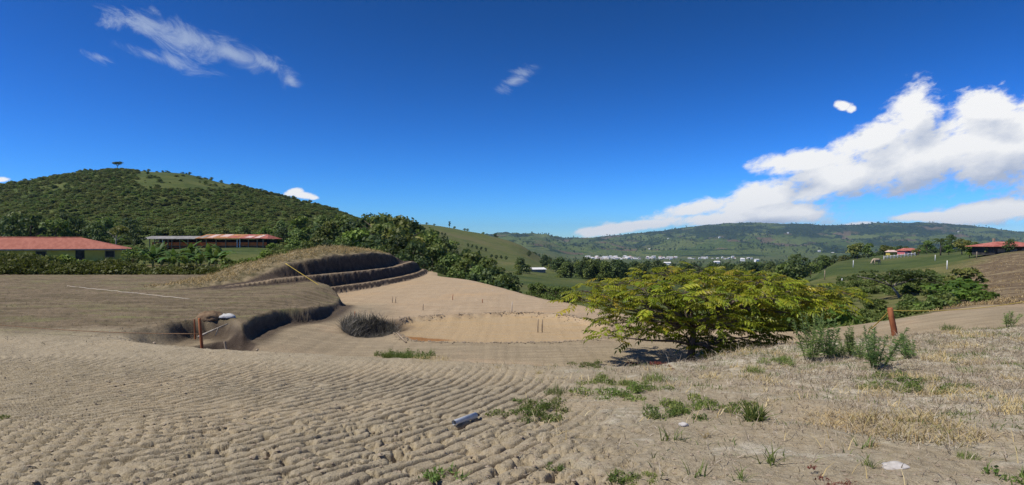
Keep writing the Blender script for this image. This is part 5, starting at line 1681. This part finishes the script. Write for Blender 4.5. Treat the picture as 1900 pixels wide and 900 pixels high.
M_EARTH = simple_mat("red_brown_earth", (.13, .085, .050), (.24, .165, .10), 5, .95, .1, .8, 5, (1, 1, 1), .04)
lump('earth_mound', gpx(390, 20.0) + Vector((0, 0, -.02)), .42, .40, .24, M_EARTH, 3, 'heap of red brown earth beside the hole behind the left post', 'mound')
M_STONE = simple_mat("pale_stone", (.40, .37, .33), (.58, .54, .50), 9, .9, .2, .5, 5, (1, 1, 1), .01)
sp_ = ray_ground(1662, 868)
lump('stone', sp_ + Vector((0, 0, .006)), .10, .065, .035, M_STONE, 8, 'pale flat stone half sunk in the bare soil at lower right', 'stone', None, .35)
M_CLOD = simple_mat("dry_clod", (.24, .19, .135), (.36, .29, .21), 12, .95, .1, .8, 5, (1, 1, 1), .02)
sp_ = ray_ground(1305, 803)
lump('stone', ray_ground(1268, 791) + Vector((0, 0, .01)), .05, .04, .025, M_STONE, 5, 'small whitish pebble on the bare soil below the leafy tree', 'stone', None, .3, 3)

# survey stakes on the graded earth
SL = ['left stake of the pair on the clay basin', 'right stake of the pair on the clay basin', 'thin stake on the pale earth near the crest', 'left stake of the pair by the hollow path', 'right stake of the pair by the hollow path',
      'low stake on the earth right of the hollow', 'reddish stake left of the brush hollow', 'stake beyond the clay basin rim', 'short stake behind the clay basin']
for i, (px_, py_, h, m__) in enumerate([(998, 617, .50, M_WOODPOST), (1006, 617, .50, M_WOODPOST), (840, 557, .32, M_REDPOST), (728, 562, .34, M_WOODPOST), (734, 562, .34, M_WOODPOST), (785, 576, .32, M_WOODPOST),
                                        (658, 594, .36, M_REDPOST), (950, 580, .5, M_CORD), (895, 562, .2, M_REDPOST)]):
    p = ray_ground(px_, py_, 17)
    mb = MB(); mb.tube([(0, 0, -.15), (0, 0, h * .5), (.015, 0, h)], [.022, .022, .018], 6)
    tag(mb.build('survey_stake', m__, None, True, p), 'wooden survey ' + SL[i] if not SL[i].startswith('red') else SL[i], 'stake', 'survey stakes on the graded earth')
# pole at the rim of the hollow
pa = ray_ground(738, 626, 17) + Vector((0, 0, .12)); pb2 = ray_ground(753, 637, 17) + Vector((0, 0, .04))
mb = MB(); mb.tube([(0, 0, 0), (pb2 - pa) * .5, pb2 - pa], [.03, .03, .026], 6)
tag(mb.build('wooden_pole', M_WOODPOST, None, True, pa), 'pale pole lying across the right rim of the brush hollow', 'pole')

# grey pipe offcut in the foreground
M_PIPE = simple_mat("blue_grey_plastic", (.46, .48, .50), (.56, .58, .59), 18, .45, .4, .1, 4)
M_DARK = simple_mat("dark_soil_plug", (.03, .022, .017), (.06, .045, .035), 12, .95, .1, .3)
pA = ray_ground(842, 790); pB = ray_ground(882, 778)
pA.z += .03; pB.z += .034
dv = pB - pA
pe2 = thing('pipe_offcut', pA, 'blue grey plastic pipe offcut lying on the tracked soil', 'pipe')
mb = MB()
ax = dv.normalized(); sd_ = ax.cross(Vector((0, 0, 1))).normalized(); upv = sd_.cross(ax)
NS = 16
rings = [(0, .026), (1, .034), (1, .030), (.02, .021)]
V = []; Q = []
for (f, r_) in rings:
    for k in range(NS):
        t_ = 2 * math.pi * k / NS
        V.append(dv * f + (sd_ * math.cos(t_) + upv * math.sin(t_)) * r_)
for i in range(3):
    for k in range(NS):
        Q.append((i * NS + k, i * NS + (k + 1) % NS, (i + 1) * NS + (k + 1) % NS, (i + 1) * NS + k))
mb.add(V, Q); mb.build('tube', M_PIPE, pe2, True)
mb = MB(); mb.tube([dv * .8, dv * 1.08, dv * 1.2 + Vector((0, 0, -.012))], [.027, .022, .008], 9); mb.build('soil_plug', M_DARK, pe2, True)

# brush in the hollow
n = 5200
th = rb.uniform(0, 2 * math.pi, n); rr = np.sqrt(rb.uniform(0, 1, n))
x = -5.45 + np.cos(th) * rr * 1.0; y = 23.7 + np.sin(th) * rr * 2.1
z, _ = zs_many(x, y)
V, Q, T, t_ = blades(rb, np.stack([x, y, z], 1), .42, .022, 1.0, 2, None, .4, .6)
mb = MB(); mb.add(V, Q, T, t_)
o = mb.build('dry_brush', M_BRUSH); tag(o, kind='stuff')

# ------------------------------------------------------------------ weeds and grass of the foreground
def tuft_mesh(name, seed, n, h, w, r, lean, mat, segs=3, curl=.5, tmean=.5):
    rr = np.random.default_rng(seed)
    th = rr.uniform(0, 2 * math.pi, n); q = r * np.sqrt(rr.uniform(0, 1, n))
    V, Q, T, t_ = blades(rr, np.stack([np.cos(th) * q, np.sin(th) * q, -.02 + 0 * q], 1), h, w, lean, segs, np.clip(rr.normal(tmean, .25, n), 0, 1), curl)
    mb = MB(); mb.add(V, Q, T, t_)
    return mb.mesh(name, mat)


def broad_weed_mesh(name, seed, n, h, w, r, mat, tmean=.5):
    """low ragged weed: runners and side clumps with small leaves, open patches between"""
    rr = np.random.default_rng(seed)
    k_ = 9
    cc = np.stack([rr.normal(0, .5, k_) * r, rr.normal(0, .42, k_) * r], 1); cr = r * rr.uniform(.14, .42, k_)
    w8 = cr / cr.sum()
    who = rr.choice(k_, n, p=w8)
    th = rr.uniform(0, 2 * math.pi, n); q = np.sqrt(rr.uniform(0, 1, n)) ** 1.3 * cr[who]
    hh = h * rr.uniform(.5, 1.2, k_)[who] * (1 - (q / cr[who]) ** 2 * .75)
    p = np.stack([cc[who, 0] + np.cos(th) * q, cc[who, 1] + np.sin(th) * q, hh * rr.uniform(.05, 1, n)], 1)
    nr = rand_dirs(rr, n) * .8 + np.array([0, 0, .8]); nr /= np.linalg.norm(nr, axis=1, keepdims=True)
    V, Q = quads_at(p, nr, w * rr.uniform(.45, 1.4, n), rr, .8, .2)
    mb = MB(); mb.add(V, Q, (), np.repeat(np.clip(rr.normal(tmean, .22, n) + rr.normal(0, .15, k_)[who], 0, 1), 4))
    V, Q, T, t_ = blades(rr, p[: n // 2] * np.array([1, 1, 0]), h * 1.1, .008, .8, 2, None)
    mb.add(V, Q, T, t_ * .8 + .2)
    return mb.mesh(name, mat)


TUFT = {'rosette': tuft_mesh('grass_tuft', 1, 80, .20, .020, .08, 1.0, M_WEEDLEAF), 'fine': tuft_mesh('grass_tuft', 2, 150, .13, .008, .16, .8, M_WEEDLEAF),
        'sparse': tuft_mesh('grass_tuft', 3, 15, .13, .012, .06, .95, M_WEEDLEAF), 'weed': broad_weed_mesh('weed', 4, 620, .085, .030, .40, M_WEEDLEAF), 'small': broad_weed_mesh('weed', 5, 120, .055, .024, .13, M_WEEDLEAF),
        'red': broad_weed_mesh('weed', 6, 240, .05, .024, .24, M_REDLEAF), 'yellowing': tuft_mesh('grass_tuft', 7, 24, .16, .012, .08, 1.1, M_GOLDSTRAW, 3, .6, .4), 'straw': tuft_mesh('straw_tuft', 8, 320, .10, .007, .46, 1.3, M_GOLDSTRAW, 3, .5, .5),
        'edge': broad_weed_mesh('weed', 9, 800, .20, .040, .55, M_WEEDLEAF, .55)}
PLANTS = [  # px, py, kind, scale, label
    (1398, 780, 'rosette', 1.15, 'large blue green grass rosette on bare soil in front of the leafy tree'), (1215, 706, 'fine', 1.25, 'dense green tuft of grass left in front of the leafy tree'),
    (1120, 710, 'weed', 1.0, 'flat green weed patch behind the brownish green one'), (1150, 733, 'weed', 1.25, 'wide brownish green weed patch in the middle of the soil'), (1195, 722, 'weed', .8, 'small green weed patch below the dense tuft'),
    (1030, 730, 'fine', 1.0, 'green grass tuft at the left edge of the weed patches'), (990, 768, 'weed', 1.0, 'bright green weed patch nearest the grey pipe'), (1022, 758, 'weed', .8, 'darker green weed patch right of the one nearest the pipe'),
    (1262, 772, 'weed', .9, 'green weed patch left of the blue green rosette'), (1310, 760, 'weed', 1.1, 'long green weed patch joining the blue green rosette'), (1352, 757, 'weed', .8, 'green weed patch right behind the long one'),
    (1240, 815, 'sparse', 1.2, 'thin grass tuft with long blades on bare soil at centre right'), (1262, 818, 'sparse', .8, 'small yellowish grass tuft beside the thin long bladed one'),
    (1172, 888, 'weed', .42, 'leafy green weed at the bottom edge of the picture'), (1150, 892, 'small', .9, 'small weed left of the leafy one at the bottom edge'), (1292, 884, 'sparse', 1.0, 'green spiky tuft at the bottom right of the leafy weed'),
    (1425, 862, 'sparse', 1.25, 'tall thin grass sprig on bare soil at lower right'), (1372, 892, 'sparse', .8, 'low grass tuft at the bottom edge below the tall sprig'), (1602, 832, 'sparse', 1.0, 'green and yellow tuft with curled blades at lower right'),
    (1622, 832, 'yellowing', .7, 'curled yellow grass blades beside the green tuft'), (1610, 866, 'sparse', .8, 'dark green sprig left of the pale stone'), (1795, 850, 'fine', .55, 'small fresh green tuft in the dry grass at lower right'),
    (1762, 612, 'fine', 1.6, 'round bright green tuft by the dirt track at right'), (1545, 893, 'red', .75, 'dark red leaved weed at the bottom edge'), (1890, 893, 'small', 1.4, 'green weed in the bottom right corner'),
    (1400, 690, 'fine', 1.0, 'green tuft in front of the lowest branches of the leafy tree'), (1450, 672, 'edge', .6, 'leafy green weed left of the tall blue green weeds'), (1095, 678, 'weed', .8, 'low green weed at the platform edge left of the leafy tree'),
    (1230, 680, 'red', 1.1, 'reddish weed patch under the left side of the leafy tree'), (1175, 677, 'red', 1.0, 'small reddish weed patch at the platform edge'),
    (1000, 694, 'yellowing', .8, 'dry little weed at the left edge of the soil patch'), (760, 664, 'edge', 1.15, 'dark green weed clump on the edge of the tracked soil'), (725, 662, 'edge', .9, 'left part green weed clump on the soil edge'),
    (800, 668, 'straw', .9, 'brown dried weed right of the dark green clump'), (1640, 792, 'straw', 1.2, 'golden dry grass clump at the front of the dry slope'), (1690, 790, 'straw', 1.3, 'tallest golden dry grass clump at lower right'),
    (1570, 785, 'straw', 1.0, 'left golden dry grass clump beside bare soil'), (1745, 800, 'straw', 1.0, 'right golden dry grass clump in the dry slope'), (1310, 812, 'yellowing', .6, 'few straw coloured blades lying on bare soil'),
    (820, 886, 'small', 1.2, 'small green weed at the bottom edge left of centre'), (1030, 870, 'small', .7, 'tiny weed in the trodden soil near the bottom'), (960, 745, 'small', .7, 'tiny green weed left of the weed patches'), (5, 778, 'small', .6, 'tiny green weed at the left edge in the tracks'),
    (1690, 712, 'weed', 1.2, 'green weed patch under the right hand feathery weed'), (1640, 716, 'weed', 1.0, 'yellow green weed patch below the feathery weeds'), (1745, 730, 'weed', 1.1, 'brown green weed patch in the dry grass at right'),
    (1240, 752, 'small', .8, 'tiny weed between the two green patches')]
for px_, py_, k, s_, lab in PLANTS:
    p = ray_ground(px_, py_)
    o = link(TUFT[k].name.split('.')[0], TUFT[k], None, p)
    o.rotation_euler = (0, 0, rb.uniform(0, 6)); o.scale = (s_, s_, s_)
    tag(o, lab, 'weed' if k in ('weed', 'small', 'red', 'edge') else 'grass tuft', 'weeds and tufts of the foreground')


def feather_weed(seed, h, n_stems, spread):
    rr = np.random.default_rng(seed)
    st = MB(); lf = MB()
    for i in range(n_stems):
        th = rr.uniform(0, 2 * math.pi); b_ = np.array([math.cos(th), math.sin(th), 0]) * spread * .35 * rr.uniform(0, 1)
        tip = b_ * 3.2 + np.array([rr.normal(0, .08), rr.normal(0, .08), h * rr.uniform(.7, 1.05)])
        st.tube([b_, (b_ + tip) / 2 + rr.normal(0, .02, 3), tip], [.010, .007, .003], 4)
        m_ = int(130 * h)
        f = rr.uniform(.12, 1, m_)
        c = b_ + (tip - b_) * f[:, None]
        d_ = rand_dirs(rr, m_); d_[:, 2] = d_[:, 2] * .5 + .25
        L = (.17 * (1 - f) + .05) * rr.uniform(.6, 1.2, m_)
        e = c + d_ * L[:, None]
        sd = np.cross(d_, rand_dirs(rr, m_)); sd /= np.linalg.norm(sd, axis=1, keepdims=True) + 1e-9
        wv = sd * .005
        V = np.stack([c - wv, c + wv, (c + e) / 2 + wv * 1.5 + np.array([0, 0, .008]), e], 1).reshape(-1, 3)
        lf.add(V, np.arange(m_ * 4).reshape(m_, 4), (), np.repeat(np.clip(rr.normal(.45, .25, m_), 0, 1), 4))
    return st.mesh('stem', M_STEM, True), lf.mesh('foliage', M_FEATHER)


FW = [feather_weed(1, 1.0, 7, .3), feather_weed(2, .85, 9, .42), feather_weed(3, .6, 8, .4)]
for px_, py_, s_, k, lab in [(1503, 672, .98, 0, 'tallest blue green feathery weed left of its neighbours'), (1537, 668, .88, 0, 'blue green feathery weed second from the left'), (1578, 662, .75, 1, 'thin sparse feathery weed in the middle of the row'),
                             (1622, 684, .95, 1, 'wide bright feathery weed left of the leaning orange post'), (1597, 668, .6, 2, 'low feathery weed behind the wide bright one'), (1690, 666, .78, 2, 'small feathery weed right below the leaning orange post'),
                             (1868, 606, .75, 2, 'lone feathery weed near the right edge of the picture'), (1555, 664, .5, 2, 'shortest feathery weed between the tall ones'), (1560, 600, .9, 1, 'feathery weed on the far side of the dirt track')]:
    p = ray_ground(px_, py_)
    e = thing('feathery_weed', p, lab, 'weed', 'feathery weeds by the dirt track', rb.uniform(0, 6)); e.scale = (s_, s_, s_)
    link('stem', FW[k][0], e); link('foliage', FW[k][1], e)

# dry grass over the right half of the foreground
n = 230000
x = rb.uniform(-1.5, 17.5, n); y = 3.9 + 13.6 * rb.uniform(0, 1, n) ** 1.25
keep = (np.abs(x / y) < .90)
x, y = x[keep], y[keep]
dens = sstep(0.4, 7.5, x + 0.45 * (y - 9) + 2.2 * fbm(x / 1.6 + 4, y / 1.1, 4))
dens = np.maximum(dens * (0.55 + .9 * sstep(-.4, .3, fbm(x / .7, y / .6, 3))), .05 * sstep(-.5, 1.5, x))
dens *= poly_sd(x, y, U_POLY) > 0.15
keep = rb.uniform(0, 1, len(x)) < dens * .85
x, y = x[keep], y[keep]
z, _ = zs_many(x, y)
# longer straws lying on the mat
g_l = rb.choice(len(x), 5200, replace=False)
V, Q, T, t_ = blades(rb, np.stack([x, y, z + .01], 1)[g_l], .16, .008, 2.3, 3, np.clip(rb.normal(.6, .25, 5200), 0, 1), .6, .7)
mb = MB(); mb.add(V, Q, T, t_); tag(mb.build('long_straw', M_STRAW), kind='stuff')
gold = fbm(x / 1.1 + 40, y / .8, 3)
g = gold > .22
green = (fbm(x / .8 + 70, y / .6 + 9, 3) > .25)
for sel, nm, mt, h, w_, ln in ((~g & ~green, 'dry_grass', M_STRAW, .085, .010, 1.5), (g & ~green, 'golden_grass', M_GOLDSTRAW, .12, .010, 1.2), (green, 'green_grass', M_WEEDLEAF, .075, .011, 1.0)):
    q = np.stack([x, y, z - .01], 1)[sel]
    V, Q, T, t_ = blades(rb, q, h, w_, ln, 2, np.clip(rb.normal(.5, .28, len(q)), 0, 1), .5, .6)
    mb = MB(); mb.add(V, Q, T, t_)
    tag(mb.build(nm, mt), kind='stuff')
# dry grass on the mound and along the plateau's edge
n = 26000
t_ = rb.uniform(2.4, 9, n); y = rb.uniform(32, 66, n)
x = np.interp(y, BASE_Y, BASE_X) - t_ / .93
z, mk = zs_many(x, y)
keep = (mk['mound'] > .15) & (fbm(x / .8, y / .8, 3) > -.25)
q = np.stack([x, y, z - .03], 1)[keep]
V, Q, T, tt = blades(rb, q, .24, .03, 1.3, 2, np.clip(rb.normal(.3, .28, len(q)), 0, 1), .5, .6)
mb = MB(); mb.add(V, Q, T, tt); tag(mb.build('mound_grass', M_GOLDSTRAW), kind='stuff')
n = 42000
x = rb.uniform(-24, -6.5, n); y = rb.uniform(14.5, 46, n)
z, mk = zs_many(x, y)
sdu = mk['sdU']
edge = np.exp(-np.abs(sdu - .35) / .45)
keep = (mk['U'] > .45) & (sdu > 0.02) & (rb.uniform(0, 1, n) < .25 * sstep(-.1, .35, fbm(x / 1.5, y / 2.5, 3)) + .45 * edge)
q = np.stack([x, y, z - .02], 1)[keep]
V, Q, T, tt = blades(rb, q, .085, .016, 1.5, 2, np.clip(rb.normal(.3, .22, len(q)), 0, 1), .5, .6)
mb = MB(); mb.add(V, Q, T, tt); tag(mb.build('plateau_grass', M_BRUSH), kind='stuff')

# clods along the rims of the clay basin and the edge of the tracked soil
ico = np.array([(0, 0, 1), (.9, 0, .3), (.3, .85, .3), (-.75, .5, .3), (-.7, -.55, .3), (.3, -.85, .3), (.1, .1, -.6)])
tri = np.array([(0, 1, 2), (0, 2, 3), (0, 3, 4), (0, 4, 5), (0, 5, 1), (6, 2, 1), (6, 3, 2), (6, 4, 3), (6, 5, 4), (6, 1, 5)])


def clods(name, x, y, s_, mat):
    n = len(x)
    z, _ = zs_many(x, y)
    V = (ico[None] * (1 + .28 * rb.normal(size=(n, 7, 1)))) * s_[:, None, None] * np.array([1.25, 1, .75])
    a_ = rb.uniform(0, 6.28, n); ca_, sa_ = np.cos(a_)[:, None], np.sin(a_)[:, None]
    V = np.stack([V[..., 0] * ca_ - V[..., 1] * sa_, V[..., 0] * sa_ + V[..., 1] * ca_, V[..., 2]], -1) + np.stack([x, y, z + s_ * .25], 1)[:, None]
    T = (np.arange(n)[:, None, None] * 7 + tri[None]).reshape(-1, 3)
    tag(link(name, np_mesh(name, V.reshape(-1, 3), None, T, [mat], False)), kind='stuff')


B_ = np.array(BASIN); k = rb.integers(0, len(B_), 2600); f = rb.uniform(0, 1, 2600)[:, None]
q = B_[k] * (1 - f) + B_[(k + 1) % len(B_)] * f + rb.normal(0, .13, (2600, 2))
far_ = q[:, 1] > 23
q = q[(far_ & (fbm(q[:, 0] * 1.3, q[:, 1] * 1.3, 2) > -.25)) | (~far_ & (rb.uniform(0, 1, 2600) < .6))]
clods('rim_clods', q[:, 0], q[:, 1], .008 + .034 * rb.uniform(0, 1, len(q)) ** 2.2, M_CLOD)
E_ = np.array(smooth_poly(NEAR_EDGE, 4)); E_ = E_[(E_[:, 0] > -9) & (E_[:, 0] < 6) & (E_[:, 1] < 17)]
k = rb.integers(0, len(E_) - 1, 1500); f = rb.uniform(0, 1, 1500)[:, None]
q = E_[k] * (1 - f) + E_[k + 1] * f + rb.normal(0, .28, (1500, 2))
clods('edge_clods', q[:, 0], q[:, 1], .012 + .05 * rb.uniform(0, 1, 1500) ** 2.5, M_CLOD)

# tussocks on the brown slope at the right
n = 30000
y = 22 + 75 * rb.uniform(0, 1, n) ** 1.4; px = rb.uniform(1690, 2040, n); x = (px - 950) / F * y
sdS_ = poly_sd(x, y, S_POLY)
keep = (sdS_ < -.6) & (fbm(x / 1.6, y / 2.2, 3) > .04) & (px > 1730 + 45 * fbm(x / 4, y / 6, 2) - .5 * (y - 40))
x, y = x[keep], y[keep]
z, _ = zs_many(x, y)
V, Q, T, tt = blades(rb, np.stack([x, y, z - .03], 1), .15, .035, 1.2, 2, np.clip(rb.normal(.35, .35, len(x)), 0, 1), .5, .6)
mb = MB(); mb.add(V, Q, T, tt); tag(mb.build('slope_grass', M_GOLDSTRAW), kind='stuff')

# loose crumbs of soil over the tracked ground
n = 5200
y = 4.2 + 9.5 * rb.uniform(0, 1, n) ** 1.5; x = (rb.uniform(-60, 1960, n) - 950) / F * y
z, mk = zs_many(x, y)
s_ = .006 + .017 * rb.uniform(0, 1, n) ** 3
ico = np.array([(0, 0, 1), (.9, 0, .3), (.3, .85, .3), (-.75, .5, .3), (-.7, -.55, .3), (.3, -.85, .3), (.1, .1, -.6)])
tri = np.array([(0, 1, 2), (0, 2, 3), (0, 3, 4), (0, 4, 5), (0, 5, 1), (6, 2, 1), (6, 3, 2), (6, 4, 3), (6, 5, 4), (6, 1, 5)])
V = (ico[None] * (1 + .25 * rb.normal(size=(n, 7, 1)))) * s_[:, None, None] * np.array([1.2, 1, .7])
a_ = rb.uniform(0, 6.28, n); ca_, sa_ = np.cos(a_)[:, None], np.sin(a_)[:, None]
V = np.stack([V[..., 0] * ca_ - V[..., 1] * sa_, V[..., 0] * sa_ + V[..., 1] * ca_, V[..., 2]], -1) + np.stack([x, y, z], 1)[:, None]
T = (np.arange(n)[:, None, None] * 7 + tri[None]).reshape(-1, 3)
me = np_mesh('soil_crumbs', V.reshape(-1, 3), None, T, [M_CLOD], False)
tag(link('soil_crumbs', me), kind='stuff')

# ------------------------------------------------------------------ air
hz = bpy.data.materials.new("haze"); hz.use_nodes = True
ht = hz.node_tree; ht.nodes.clear()
ho = ht.nodes.new('ShaderNodeOutputMaterial'); hv_ = ht.nodes.new('ShaderNodeVolumePrincipled')
hv_.inputs['Color'].default_value = (.50, .72, 1.0, 1)
hv_.inputs['Density'].default_value = 0.000048
hv_.inputs['Anisotropy'].default_value = 0.2
ht.links.new(hv_.outputs[0], ho.inputs['Volume'])
mb = MB(); mb.box((0, 5500, 70), (36000, 13200, 560)); hb = mb.build('haze', hz)
tag(hb, kind='stuff')
